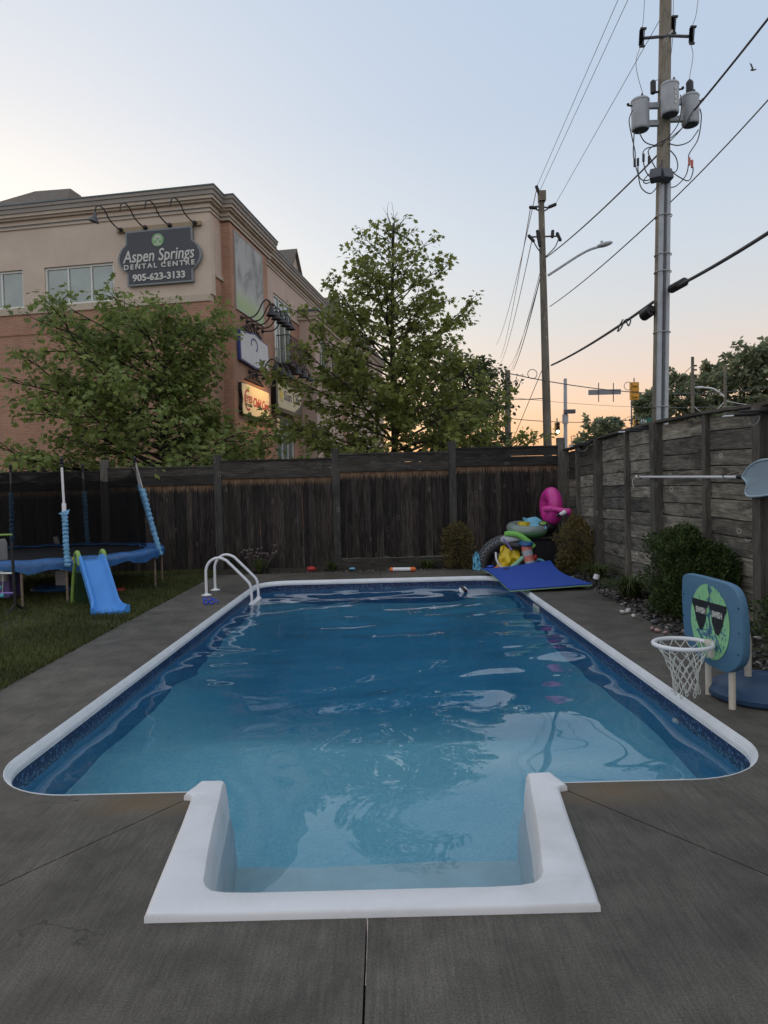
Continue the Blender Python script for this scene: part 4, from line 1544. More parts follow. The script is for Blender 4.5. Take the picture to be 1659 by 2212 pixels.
def mat_ring():
    t = NT('ring_vinyl')
    s = t.n('ShaderNodeSeparateXYZ')
    t.l(t.wcoord(), s.inputs[0])
    n_ = t.noise(t.wcoord(), 6, 3, .5)
    h = t.math('ADD', s.outputs['Z'], t.math('MULTIPLY', n_, .10))
    t.col(t.ramp(t.math('SUBTRACT', h, .3), [(.46, (.05, .20, .045)), (.58, (.22, .27, .24))]))
    t.rough(.15)
    return t.mat


M_['ring_vinyl'] = mat_ring()
L = Matrix.Translation((3.05, 15.18, .83)) @ Matrix.Rotation(R(8), 4, 'X') @ Matrix.Rotation(R(4), 4, 'Y')
MB().torus(.315, .125, L, seg=44, tseg=14, wob=.03).build('ring', M_['ring_vinyl'], gr, smooth=70)
MB().ball(at(1125, 1139, 14.95), (.04, .02, .03), 8, 6).build('valve', M_['white_plastic'], gr, smooth=60)
tag(MB().ball((3.50, 15.25, .86), (.20, .2, .15), 16, 10).build('deflated_tube', M_['rubber_black'], smooth=60), 'black deflated tube slumped beside the clear green ring', 'pool float')
tag(MB().tube([(2.98, 15.12, .86), (2.98, 15.12, .99)], .13, 14).build('toy_bucket', M_['yellow'], smooth=50), 'yellow toy bucket inside the clear green swim ring', 'bucket')

kb = thing('kickboard', 'light blue kickboard with a turtle print tilted on the swim ring', 'kickboard', (3.1, 15.05, .95))
cn = [at(1129, 1117, 15.12), at(1133, 1123, 15.1), at(1141, 1132, 15.05), at(1146, 1140, 15.0), at(1160, 1143, 14.95), at(1172, 1146, 14.92), at(1181, 1141, 14.93), at(1178, 1132, 15.05), at(1168, 1122, 15.15), at(1158, 1116, 15.2), at(1148, 1117, 15.2), at(1139, 1119, 15.18)]
off = Vector((0, .03, -.035))
n = len(cn)
vs = cn + [p + off for p in cn]
MB().add(vs, [tuple(range(n)), tuple(reversed(range(n, 2 * n)))] + [(i, n + i, n + (i + 1) % n, (i + 1) % n) for i in range(n)]).build('board', M_['sky_blue'], kb, bevel=.006)


def on_kb(u, v):
    o = cn[3].lerp(cn[9], .0)
    base, ex, ey = cn[2], (cn[6] - cn[2]), (cn[9] - cn[2])
    return base + ex * u + ey * v


nrm = (cn[6] - cn[2]).cross(cn[9] - cn[2]).normalized()
if nrm.y > 0: nrm = -nrm


def patch(poly, mt, lift, parent, name):
    pts = [on_kb(u, v) + nrm * lift for u, v in poly]
    MB().add(pts, [tuple(range(len(pts)))]).build(name, mt, parent)


patch([(.62 + .22 * math.cos(a * .52), .42 + .30 * math.sin(a * .52)) for a in range(12)], M_['dark_green'], .009, kb, 'turtle_print')
patch([(.62 + .15 * math.cos(a * .52), .42 + .20 * math.sin(a * .52)) for a in range(12)], M_['lime'], .012, kb, 'shell_print')
for (u, v) in ((.12, .35), (.22, .52), (.18, .62), (.30, .30), (.34, .55), (.26, .72)):
    patch([(u - .03, v), (u, v - .05), (u + .04, v), (u, v + .06)], M_['teal'], .009, kb, 'fish_print')

ty = thing('tyre_float', 'black inflatable tyre-tread float arching beside the toy heap', 'pool float', (2.5, 15.1, 0))
L = Matrix.Translation((2.62, 15.02, .02)) @ Matrix.Rotation(R(-12), 4, 'Z') @ Matrix.Rotation(R(84), 4, 'X')
MB().torus(.545, .165, L, R(62), R(184), seg=40, tseg=16).build('tube', M_['rubber_black'], ty, smooth=60)
M_['tread'] = plain('tread_grey', (.13, .135, .15), .5)
trd = MB()
for i in range(26):
    a = R(66 + 114 * i / 25)
    for j, b in enumerate((-50, -22, 6, 34, 62)):
        bb = R(b + (9 if i % 2 else 0))
        c0 = Vector(((.545 + .170 * math.cos(bb)) * math.cos(a), (.545 + .170 * math.cos(bb)) * math.sin(a), .170 * math.sin(bb)))
        nx_ = Vector((math.cos(bb) * math.cos(a), math.cos(bb) * math.sin(a), math.sin(bb)))
        tx = Vector((-math.sin(a), math.cos(a), 0))
        B_ = Matrix((tx, nx_.cross(tx), nx_)).transposed().to_4x4()
        trd.cbox((0, 0, 0), (.034, .056, .010), L @ Matrix.Translation(c0) @ B_)
trd.build('tread_blocks', M_['tread'], ty, kind='stuff')


def cloth(name, cx, cy, cz, w, h, d, mt, parent=None, seed=0, label=None, cat=None):
    mb = MB()
    n = 18
    vs = []
    for j in range(n + 1):
        for i in range(n + 1):
            u, v = i / n, j / n
            p = Vector(((u - .5) * w, (v - .5) * .1, (v) * h))
            k = noise.noise(Vector((u * 4 + seed, v * 3, seed)))
            k2 = noise.noise(Vector((u * 11 + seed, v * 6, seed + 3)))
            p.x *= (1.0 - .35 * v)
            p.y += -d * math.sin(math.pi * u) * (1 - v * .6) + k * .12 + k2 * .05
            p.z += k * .05 - .10 * (2 * u - 1) ** 2 * v
            vs.append(Vector((cx, cy, cz)) + p)
    mb.add(vs, [(j * (n + 1) + i, j * (n + 1) + i + 1, (j + 1) * (n + 1) + i + 1, (j + 1) * (n + 1) + i) for j in range(n) for i in range(n)])
    o = mb.build(name, mt, parent, smooth=70)
    if label: tag(o, label, cat)
    return o


yb = thing('vinyl_float', 'crumpled yellow vinyl float with white edge inside the tyre float', 'pool float', (2.75, 14.8, 0))
cloth('panel', 2.62, 14.80, .0, .62, .58, .10, M_['yellow'], yb, 2)
cloth('panel', 2.98, 14.86, .02, .40, .42, .10, M_['yellow'], yb, 6)
MB().tube(smooth_pts([at(1071, 1193, 14.7), at(1073, 1210, 14.66), at(1084, 1226, 14.64), at(1101, 1230, 14.64)], 5), .022, 8).build('white_edge', M_['white_plastic'], yb, smooth=60)
cloth('plastic_bag', 2.90, 14.74, .06, .26, .52, .10, M_['rubber_black'], None, 4, 'crumpled black plastic bag over the yellow float', 'bag')
tag(MB().ball(at(1122, 1178, 14.85), (.30, .2, .11), 20, 12, None).build('air_pillow', M_['rubber_black'], smooth=60), 'shiny black air pillow below the green noodle', 'pool float')
tag(MB().ball(at(1110, 1166, 15.0), (.30, .2, .13), 20, 12).build('grey_cushion', M_['grey_paint'], smooth=60), 'grey inflatable cushion under the green noodle', 'cushion')
nd = thing('pool_noodle', 'thick green foam noodle bent over the grey cushion', 'pool noodle', at(1125, 1160, 14.8))
pts = smooth_pts([at(1093, 1154, 14.95), at(1106, 1153, 14.85), at(1122, 1157, 14.78), at(1138, 1168, 14.72), at(1153, 1182, 14.70)], 5)
MB().tube(pts, .062, 12).build('foam', M_['foam_green'], nd, smooth=50)
MB().tube([pts[-1] + Vector((0, -.003, 0)), pts[-1] + (pts[-1] - pts[-2]).normalized() * .006], .022, 10).build('bore', M_['dark_green'], nd)
tag(MB().tube([at(1087, 1163, 14.7), at(1106, 1189, 14.62)], .018, 8).build('dive_stick', M_['purple'], smooth=60), 'pale purple dive stick leaning across the tyre float', 'dive stick')
ct = thing('coral_tube', 'coral pink and grey foam tube standing behind the blue mat', 'pool toy', at(1140, 1215, 14.6))
ca, cb_ = at(1136, 1178, 14.68), at(1146, 1224, 14.6)
for k, mt in enumerate(('coral', 'grey_paint', 'coral', 'grey_paint')):
    MB().tube([ca.lerp(cb_, k * .25), ca.lerp(cb_, k * .25 + .25)], [.11, .105] if k % 2 else [.105, .11], 14).build('foam_band', M_[mt], ct, smooth=50)
tag(MB().lathe([(.13, 0), (.15, .03), (.13, .07), (.02, .08)], 18, Matrix.Translation(at(1136, 1177, 14.68)) @ Matrix.Rotation(.2, 4, 'X')).build('dive_disc', M_['tarp_blue'], smooth=50), 'blue disc lying on top of the coral foam tube', 'disc')
tag(MB().tube(smooth_pts([at(1100, 1229, 14.62), at(1115, 1218, 14.6), at(1130, 1204, 14.62)], 5), .045, 10).build('mint_noodle', M_['mint'], smooth=60), 'mint green noodle end sticking out behind the blue mat', 'pool noodle')
tag(MB().torus(.13, .03, Matrix.Translation(at(1165, 1222, 14.7)) @ Matrix.Rotation(R(70), 4, 'X'), seg=24, tseg=8).build('dive_ring', M_['sky_blue'], smooth=60), 'light blue dive ring half hidden behind the blue mat', 'dive ring')
tag(MB().ball(at(1156, 1204, 14.66), (.05, .05, .06), 10, 8).build('toy_fish', M_['red'], smooth=60), 'small red squeeze toy beside the coral foam tube', 'toy')
tag(MB().ball(at(1075, 1228, 14.66), (.09, .05, .04), 10, 8).build('toy_boat', M_['orange'], smooth=60), 'small orange toy boat at the foot of the tyre float', 'toy')
tag(MB().ball(at(1060, 1224, 14.75), (.09, .06, .035), 10, 8).build('swim_mask', M_['goggle_blue'], smooth=60), 'dark blue swim mask left of the orange toy boat', 'swim mask')
cloth('beach_towel', at(1030, 1228, 15.0).x, 15.0, .01, .2, .38, .05, M_['sky_blue'], None, 9, 'light blue towel crumpled at the left foot of the tyre float', 'towel')

wg = thing('water_blaster', 'white foam water blaster with orange ends on the far deck edge', 'water gun', (.33, 15.0, .03))
a_, b_ = Vector((.10, 15.03, .055)), Vector((.60, 14.97, .055))
MB().tube([a_.lerp(b_, .1), a_.lerp(b_, .88)], .042, 12).build('barrel', M_['white_plastic'], wg, smooth=50)
MB().tube([a_, a_.lerp(b_, .12)], .045, 12).build('nozzle', M_['orange'], wg, smooth=50)
MB().tube([a_.lerp(b_, .86), b_, b_ + Vector((.04, 0, 0))], [.045, .05, .03], 12).build('handle', M_['orange'], wg, smooth=50)
tag(MB().ball((-1.62, 15.5, .06), (.11, .08, .06), 12, 8).build('red_ball', M_['red'], smooth=60), 'half flat red ball on the gravel by the dark fence', 'ball')
tag(MB().tube([(-2.62, 15.42, 0), (-2.62, 15.42, .09), (-2.55, 15.40, .11)], .05, 12).build('return_pipe', M_['black_plastic'], smooth=50), 'short black pipe end at the foot of the dark fence', 'pipe')
tag(MB().ball((-.72, 15.42, .05), (.07, .05, .03), 10, 6).build('blue_toy', M_['sky_blue'], smooth=60), 'pale blue toy lying on the gravel before the dark fence', 'toy')

bl = thing('float_ball', 'black and white striped ball floating at the far end of the pool', 'floating ball', (1.42, 13.1, WZ))
for k in range(4):
    a0, a1 = -90 + 45 * k, -90 + 45 * (k + 1)
    prof = [(max(.001, .085 * math.cos(R(a0 + (a1 - a0) * i / 4))), .085 * math.sin(R(a0 + (a1 - a0) * i / 4))) for i in range(5)]
    MB().lathe(prof, 18, Matrix.Translation((1.42, 13.05, WZ + .02)) @ Matrix.Rotation(R(50), 4, 'Y')).build('band', M_['white_plastic'] if k % 2 else M_['rubber_black'], bl, smooth=60)

sl = thing('path_light', 'black solar path light with white cap leaning in the pebbles', 'path light', (3.62, 11.9, 0))
pb_, pt_ = at(1283, 1266, 11.9), at(1290, 1241, 11.9)
MB().tube([pb_ - Vector((0, 0, .06)), pb_.lerp(pt_, .62)], .036, 12).build('stake', M_['black_plastic'], sl, smooth=50)
MB().tube([pb_.lerp(pt_, .60), pt_], .050, 14).build('cap', M_['coping'], sl, smooth=50)

# ------------------------------------------------------------------ poolside basketball hoop
hp = thing('basketball_hoop', 'low poolside basketball hoop with blue backboard and white net', 'basketball hoop', (2.6, 5.5, 0))
BA = Vector((2.475, 5.92, 0))          # far end of the board
BB = Vector((2.55, 5.07, 0))           # near end
ex = (BB - BA).normalized()
ey = Vector((0, 0, 1))
ez = ex.cross(ey)
if ez.x > 0: ez = -ez
BM = Matrix.Translation(BA) @ Matrix((ex, ey, -ez)).transposed().to_4x4()     # x along board, y up, z away from the pool
W = (BB - BA).length
outl = [(.02, .46), (.10, .385), (W * .36, .30), (W * .70, .285), (W - .12, .33), (W - .015, .43), (W, .60), (W - .01, .74), (W - .05, .88), (W - .16, .955), (W * .5, .972), (.12, .975), (.03, .955), (0, .90), (-.005, .70)]
outl = [(p.x, p.y) for p in smooth_pts([(a, b, 0) for a, b in outl + [outl[0]]], 3)[:-1]]
MB().prism(outl, 0, .065, BM).build('backboard', M_['board_blue'], hp, bevel=.016, smooth=40)
bb = hp.children[-1]
FM = BM @ Matrix.Translation((0, 0, -.003)) @ Matrix.Diagonal((1, 1, -1, 1))       # face plane, z out of the face


def flat(poly, mt, name, lift, thick=.0015):
    return MB().prism(poly, lift, lift + thick, FM).build(name, mt, bb)


fcx, fcy, fa, fb = W * .50, .635, .262, .292
nE = 40
lobeL, lobeR = [], []
for i in range(nE + 1):
    a = math.pi / 2 + math.pi * i / nE
    lobeL.append((fcx - .012 + fa * math.cos(a), fcy + fb * math.sin(a)))
edge = [(fcx - .012 + .018 * math.sin(k * 2.2), fcy - fb + 2 * fb * k / 14) for k in range(15)]
flat(lobeL + edge[1:-1], M_['print_green'], 'face_print', .001)
lobeR = []
for i in range(nE + 1):
    a = -math.pi / 2 + math.pi * i / nE
    jag = 1 - (.05 * abs(math.sin(i * 1.9)) if i > 30 else 0)
    lobeR.append((fcx + .014 + fa * math.cos(a) * jag, fcy + fb * math.sin(a) * jag))
edge = [(fcx + .014 + .03 * max(0, math.sin(k * 1.7)), fcy + fb - 2 * fb * k / 14) for k in range(15)]
flat(lobeR + edge[1:-1], M_['print_green'], 'face_print', .001)
rg = random.Random(77)
scr = MB()
for k in range(150):       # worn flecks and net-like holes of the print
    if k < 90:
        u = rg.uniform(-.15, .95); v = rg.uniform(-.98, -.15)
    else:
        u = rg.uniform(-.9, .9); v = rg.uniform(-.3, .9)
    if u * u + v * v > .88: continue
    x, y, s = fcx + u * fa, fcy + v * fb, rg.uniform(.004, .011)
    scr.prism([(x - s * .7, y), (x, y - s * 1.3), (x + s * .7, y + s * .2), (x, y + s * 1.3)], .0022, .0034, FM)
for (xa, ya, xb, yb, w_) in ((-.2, -.1, .05, -.05, .006), (-.13, -.22, -.08, .0, .006), (-.05, -.24, -.03, -.02, .008), (-.17, -.08, -.10, -.16, .02), (-.09, -.10, -.02, -.12, .022), (.04, -.10, .10, -.22, .02), (.05, -.02, .21, -.07, .006), (.08, -.08, .16, -.2, .012)):
    d_ = Vector((yb - ya, xa - xb, 0)).normalized() * w_
    scr.prism([(fcx + xa - d_.x * .4, fcy + ya - d_.y * .4), (fcx + xb - d_.x, fcy + yb - d_.y), (fcx + xb + d_.x * .4, fcy + yb + d_.y * .4), (fcx + xa + d_.x, fcy + ya + d_.y)], .0021, .0033, FM)
scr.build('worn_print', M_['board_blue'], bb, kind='stuff')
for s_, x0 in ((0, fcx - .245), (1, fcx + .012)):
    w_ = .23
    lens = [(x0, .79), (x0 + w_, .79), (x0 + w_, .745), (x0 + w_ - .018, .735), (x0 + w_ - .03, .64), (x0 + w_ - .075, .56), (x0 + w_ - .12, .55), (x0 + .06, .62), (x0 + .025, .72), (x0, .745)]
    if s_ == 1: lens = [(2 * x0 + w_ - a, b) for a, b in lens]
    flat(lens, M_['rubber_black'], 'sunglass_print', .0042, .0015)
    text_mb('SWISH', .066, FM @ Matrix.Translation((x0 + w_ / 2 + (.012 if s_ == 0 else -.012), .705, .0062)), .0006, bold=.0016, width=.14).build('lettering', M_['net_white'], bb)
flat([(fcx - .02, .79), (fcx + .015, .79), (fcx + .015, .765), (fcx - .02, .765)], M_['rubber_black'], 'bridge_print', .0042)
for (a, b) in ((.035, .8), (.03, .62), (.06, .45), (W - .04, .80), (W - .035, .62), (W - .05, .46)):
    flat([(a + .006 * math.cos(t_), b + .008 * math.sin(t_)) for t_ in [k * .785 for k in range(8)]], M_['black_plastic'], 'bolt_hole', .001)
# rim
RC = Vector((2.285, 5.46, .475))
RRr = .215
MB().tube([RC + Vector((RRr * math.cos(R(a)), RRr * math.sin(R(a)), 0)) for a in range(0, 360, 8)], .0165, 10, closed=True).build('rim', M_['white_plastic'], hp, smooth=60)
brk = MB().cbox((2.50, 5.46, .475), (.06, .10, .05)).box((2.485, 5.43, .36), (2.525, 5.49, .46))
brk.build('bracket', M_['offwhite_pvc'], hp, bevel=.012, smooth=40)
# net: knotted diamonds narrowing then fraying
ncord = 12
def net_pt(k, lev, half):
    a = 2 * math.pi * (k + (.5 if half else 0)) / ncord
    z = [0, -.06, -.115, -.165, -.215, -.262, -.305, -.345][lev]
    r_ = [RRr - .012, .168, .135, .113, .100, .094, .091, .090][lev]
    j = .006 * math.sin(k * 2.7 + lev * 1.3)
    return RC + Vector((r_ * math.cos(a) + j + .02 * lev / 7, r_ * math.sin(a) - j, z + j))
nb_ = MB()
for lev in range(7):
    for k in range(ncord):
        h0, h1 = lev % 2 == 1, lev % 2 == 0
        p = net_pt(k, lev, h0)
        for kk in ((k, k - 1) if not h0 else (k, k + 1)):
            q_ = net_pt(kk % ncord, lev + 1, h1)
            mid_ = p.lerp(q_, .5) - Vector((0, 0, .006))
            nb_.tube([p, mid_, q_], .0038, 5, cap=False)
for k in range(ncord):
    p = net_pt(k, 7, True)
    dz = .03 + .05 * ((k * 7) % 5) / 5
    nb_.tube(smooth_pts([p, p + Vector((.012, .006, -dz * .6)), p + Vector((.0, .01, -dz)), p + Vector((-.012, -.004, -dz * .5)), p + Vector((-.004, 0, -.004))], 4), .0038, 5, cap=False)
nb_.build('net', M_['net_white'], hp, smooth=60)
# legs, back support and water base
for (x, y, zt) in ((2.60, 5.33, .42), (2.60, 5.72, .45)):
    MB().tube([(x, y, 0), (x, y, zt)], .026, 14).build('leg', M_['offwhite_pvc'], hp, smooth=50)
MB().tube(smooth_pts([(2.615, 5.52, .60), (2.70, 5.50, .62), (2.80, 5.55, .58), (2.86, 5.60, .46), (2.875, 5.63, .30), (2.88, 5.64, .10)], 5), .027, 14).build('support', M_['offwhite_pvc'], hp, smooth=50)
MB().lathe([(.375, .0), (.405, .02), (.41, .055), (.38, .095), (.28, .145), (.16, .165), (.10, .165), (.09, .155), (.02, .155)], 36, Matrix.Translation((2.99, 5.62, 0))).build('base', M_['base_blue'], hp, smooth=40)

# ------------------------------------------------------------------ the office building across the lot
C0 = at(460, 700, 26.0)
bld = thing('office_building', 'brick and stucco two storey office building with heavy cornice beyond the fence', 'building', (C0.x, C0.y, 0), math.atan2(-.172, .985))
PA = Matrix(((1, 0, 0, 0), (0, 0, -1, 0), (0, 1, 0, 0), (0, 0, 0, 1)))      # (u right, v up, w out) on the front wall
PB = Matrix(((0, 0, 1, 0), (1, 0, 0, 0), (0, 1, 0, 0), (0, 0, 0, 1)))       # the same on the street wall
BW = wm(bld)


def bpart(name, mb, mt, parent=bld, **kw):
    return mb.build(name, mt, parent, local=True, **kw)


def window(P, u0, u1, z0, z1, cols, rows, mt, fw=.07, depth=-.10, arch=False):
    f = MB()
    uu = [u0 + (u1 - u0) * i / cols for i in range(cols + 1)]
    zz = [z0] + list(rows) + [z1]
    for i, u in enumerate(uu):
        w_ = fw if i in (0, cols) else fw * .7
        a, b = (u, u + w_) if i == 0 else ((u - w_, u) if i == cols else (u - w_ / 2, u + w_ / 2))
        f.box((a, z0, depth - .02), (b, z1, depth + .05), P)
    for i, z in enumerate(zz):
        a, b = (z, z + fw) if i == 0 else ((z - fw, z) if i == len(zz) - 1 else (z - fw * .35, z + fw * .35))
        f.box((u0 + .001, a, depth - .018), (u1 - .001, b, depth + .048), P)
    if arch:
        rr = (u1 - u0) / 2
        cx = (u0 + u1) / 2
        f.torus(rr - fw / 2, fw / 2, P @ Matrix.Translation((cx, z1, depth + .02)), 0, math.pi, seg=17, tseg=6)
        f.box((cx - fw * .35, z1, depth - .018), (cx + fw * .35, z1 + rr - fw, depth + .04), P)
    fr = bpart('window', f, mt)
    for i in range(cols):
        for j in range(len(zz) - 1):
            p = MB().box((uu[i] + fw * .4, zz[j] + fw * .3, depth - .012), (uu[i + 1] - fw * .4, zz[j + 1] - fw * .3, depth + .004), P)
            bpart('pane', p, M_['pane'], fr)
    if arch:
        pts = [(cx + (rr - .02) * math.cos(R(a)), z1 + (rr - .02) * math.sin(R(a))) for a in range(0, 181, 12)]
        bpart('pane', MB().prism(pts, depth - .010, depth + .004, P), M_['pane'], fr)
    return fr


# front wall
w = MB()
for (a, b) in ((-14, -11.3), (-10.45, -7.6), (-6.69, -3.84), (-.0, 0)): pass
w.box((-14, .003, 0), (0, .35, 8.80))
bpart('brick_wall', w, M_['brick'])
w = MB()
wins = [(-14, -11.35), (-10.45, -7.60), (-6.69, -3.84)]
w.box((-11.35, .0, 9.05), (-10.45, .35, 10.5)).box((-7.60, .0, 9.05), (-6.69, .35, 10.5)).box((-3.84, .0, 9.05), (0, .35, 10.5)).box((-14, 0, 10.5), (0, .35, 12.05))
bpart('stucco_wall', w, M_['stucco'])
w = MB()
xs = [-14 + 1.55 * i for i in range(10)]
for a, b in zip(xs, xs[1:]):
    w.box((a + .006, -.05, 8.80), (min(b, .05) - .006, .30, 9.05))
bpart('stone_band', w, M_['stone'])
w = MB().box((-14, -.03, 8.02), (-.02, .02, 8.10)).box((-14, -.03, 6.33), (-.02, .02, 6.41))
bpart('brick_course', w, M_['brick'])
for (a, b) in wins:
    window(PA, a, b, 9.06, 10.49, 3, [], M_['frame'], .075, -.12)
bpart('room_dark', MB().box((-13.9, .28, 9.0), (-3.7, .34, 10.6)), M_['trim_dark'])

# street wall
for (a, b, c_) in (((-.35, .36, 0), (-.003, 1.0, 9.75), 0), ((-.34, 1.0, 0), (.35, 5.2, 11.95), 0), ((-.35, 5.2, 0), (-.003, 7.04, 10.35), 0), ((-.35, 9.66, 0), (-.003, 11.0, 10.35), 0),
                  ((-.35, 7.04, 5.42), (-.003, 9.66, 7.66), 0), ((-.35, 16.6, 0), (-.003, 18.2, 10.35), 0), ((-.35, 20.8, 0), (-.003, 22.2, 10.35), 0), ((-.35, 18.2, 5.42), (-.003, 20.8, 7.66), 0)):
    bpart('brick_wall', MB().box(a, b), M_['brick'])
for (a, b, c_) in ((.36, 1.0, 9.9), (5.2, 7.04, 10.5), (7.04, 9.66, 11.0), (9.66, 18.2, 10.5), (18.2, 20.8, 11.0), (20.8, 36, 10.5)):
    bpart('stucco_wall', MB().box((-.35, a, c_), (0, b, 12.05)), M_['stucco_pink'])
bpart('stucco_wall', MB().box((-.35, 22.2, 0), (0, 36, 10.5)), M_['stucco_pink'])
w = MB().box((-.30, .36, 9.75), (.06, .995, 9.9)).box((-.3, 5.205, 10.35), (.06, 7.03, 10.5)).box((-.3, 9.67, 10.35), (.06, 10.99, 10.5)).box((-.3, 7.0, 7.52), (.09, 9.7, 7.66))
bpart('ledge', w, M_['stone'])
bay = MB().box((-.2, 11.0, 0), (.85, 12.0, 10.62)).box((-.2, 13.5, 0), (.85, 16.6, 10.62)).box((-.2, 12.0, 5.3), (.85, 13.5, 7.9)).box((-.2, 12.0, 10.45), (.5, 13.5, 10.62)).box((-.2, 12.0, 0), (.70, 13.5, .9))
bpart('stucco_bay', bay, M_['stucco_pink'])
bc = MB().box((-.1, 10.88, 10.62), (.95, 16.72, 10.78)).box((-.1, 10.80, 10.781), (1.05, 16.8, 11.02))
bpart('bay_cornice', bc, M_['trim'])
bpart('bay_cap', MB().box((-.1, 10.70, 11.021), (1.15, 16.9, 11.11)), M_['roof_metal'])
window(PB @ Matrix.Translation((0, 0, .72)), 12.05, 13.45, 7.95, 10.0, 3, [9.3], M_['frame_grey'], .07, -.02)
window(PB @ Matrix.Translation((0, 0, .72)), 12.05, 13.45, 1.0, 5.25, 3, [4.3], M_['frame_grey'], .07, -.02)
window(PB, 7.06, 9.64, 7.68, 10.98, 3, [10.15], M_['frame'], .08, -.10)
window(PB, 7.06, 9.64, .3, 5.4, 3, [4.55], M_['frame'], .08, -.10)
window(PB, 18.22, 20.78, 7.68, 10.98, 3, [10.15], M_['frame'], .08, -.10)
window(PB, 18.22, 20.78, .3, 5.4, 3, [4.55], M_['frame'], .08, -.10)
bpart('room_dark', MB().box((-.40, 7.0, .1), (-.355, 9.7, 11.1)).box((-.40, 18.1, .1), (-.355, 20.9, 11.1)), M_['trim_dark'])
bpart('core', MB().box((-14, .36, 0), (-.41, 36, 12.0)), M_['trim_dark'])

# cornice layers follow front wall, corner, pier and street wall


def cornice(d, z0, z1, mt, name):
    p = [(-14, -d), (d, -d), (d, .95 - d), (.35 + d, .95 - d), (.35 + d, 5.55 + d), (d, 5.55 + d), (d, 36), (-.3, 36), (-.3, .3), (-14, .3)]
    bpart(name, MB().prism(p, z0, z1), M_[mt])


cornice(.05, 12.00, 12.07, 'trim', 'cornice_bead')
cornice(.03, 12.07, 12.14, 'trim_dark', 'cornice_fillet')
cornice(.07, 12.14, 12.20, 'trim', 'cornice_bead')
cornice(.02, 12.20, 12.32, 'stucco', 'cornice_frieze')
cornice(.14, 12.32, 12.40, 'trim', 'cornice_bed')
cornice(.22, 12.40, 12.52, 'trim', 'cornice_cove')
cornice(.27, 12.52, 12.68, 'trim_dark', 'cornice_corona')
cornice(.31, 12.68, 12.80, 'trim_dark', 'cornice_cap')
cornice(.34, 12.80, 12.84, 'roof_metal', 'coping_flashing')
# roofs behind the parapet
hr = MB()
hv = [(-18.5, 2, 12.7), (-7.5, 2, 12.7), (-7.5, 10, 12.7), (-18.5, 10, 12.7), (-10.9, 5.6, 16.05), (-9.1, 5.6, 16.0), (-9.1, 6.4, 16.0), (-10.9, 6.4, 16.05)]
hr.add(hv, [(0, 1, 5, 4), (1, 2, 6, 5), (2, 3, 7, 6), (3, 0, 4, 7), (4, 5, 6, 7), (0, 3, 2, 1)])
bpart('roof', hr, M_['shingle'])
hr = MB().box((-4.4, 2.5, 12.7), (-1.6, 6, 14.02))
for i in range(12): hr.box((-3.4 + .15 * i, 2.6, 14.021), (-3.32 + .15 * i, 2.8, 14.08))
bpart('roof_block', hr, M_['shingle'])
for s in (11.6, 21.0):
    g = MB()
    g.add([(-.3, s - 1.5, 12.6), (-.3, s + 1.5, 12.6), (-.3, s, 14.4), (-4, s - 1.5, 12.6), (-4, s + 1.5, 12.6), (-4, s, 14.4)], [(0, 1, 2), (3, 5, 4), (0, 3, 4, 1)])
    bpart('gable_wall', g, M_['stucco_pink'])
    g = MB().add([(-.15, s - 1.75, 12.45), (-.15, s, 14.5), (-4.1, s, 14.5), (-4.1, s - 1.75, 12.45), (-.15, s - 1.6, 12.42), (-.15, s, 14.38), (-4.1, s, 14.38), (-4.1, s - 1.6, 12.42)], [(0, 1, 2, 3), (7, 6, 5, 4), (0, 4, 5, 1)])
    g.add([(-.15, s + 1.75, 12.45), (-.15, s, 14.501), (-4.1, s, 14.501), (-4.1, s + 1.75, 12.45), (-.15, s + 1.6, 12.42), (-.15, s, 14.38), (-4.1, s, 14.38), (-4.1, s + 1.6, 12.42)], [(3, 2, 1, 0), (4, 5, 6, 7), (1, 5, 4, 0)])
    bpart('gable_roof', g, M_['shingle'])

# balconies with wrought iron


def balcony(s0, s1, x0):
    b = MB()
    pr = .62
    z0, z1 = 7.72, 9.0
    for z in (z0, z1):
        b.tube([(x0, s0, z), (x0 + pr, s0, z), (x0 + pr, s1, z), (x0, s1, z)], .025, 6)
    n = int((s1 - s0) / .13)
    for i in range(n + 1):
        s = s0 + (s1 - s0) * i / n
        b.tube([(x0 + pr, s, z0), (x0 + pr, s, z1)], .012, 5)
    for i in range(5):
        b.tube([(x0 + pr * i / 5, s0, z0), (x0 + pr * i / 5, s0, z1)], .012, 5)
        b.tube([(x0 + pr * i / 5, s1, z0), (x0 + pr * i / 5, s1, z1)], .012, 5)
    for i in range(0, n - 2, 4):
        s = s0 + (s1 - s0) * (i + 1.5) / n
        for zz, rr in ((z0 + .28, .15), (z0 + .62, .17), (z0 + .98, .15)):
            b.torus(rr, .014, Matrix.Translation((x0 + pr + .01, s, zz)) @ Matrix.Rotation(math.pi / 2, 4, 'Y'), seg=14, tseg=5)
    b.box((x0, s0, z0 - .07), (x0 + pr, s1, z0 - .03))
    bpart('balcony', b, M_['black_metal'])


balcony(6.95, 9.8, .10)
balcony(11.9, 13.6, .86)
balcony(18.1, 20.9, .10)


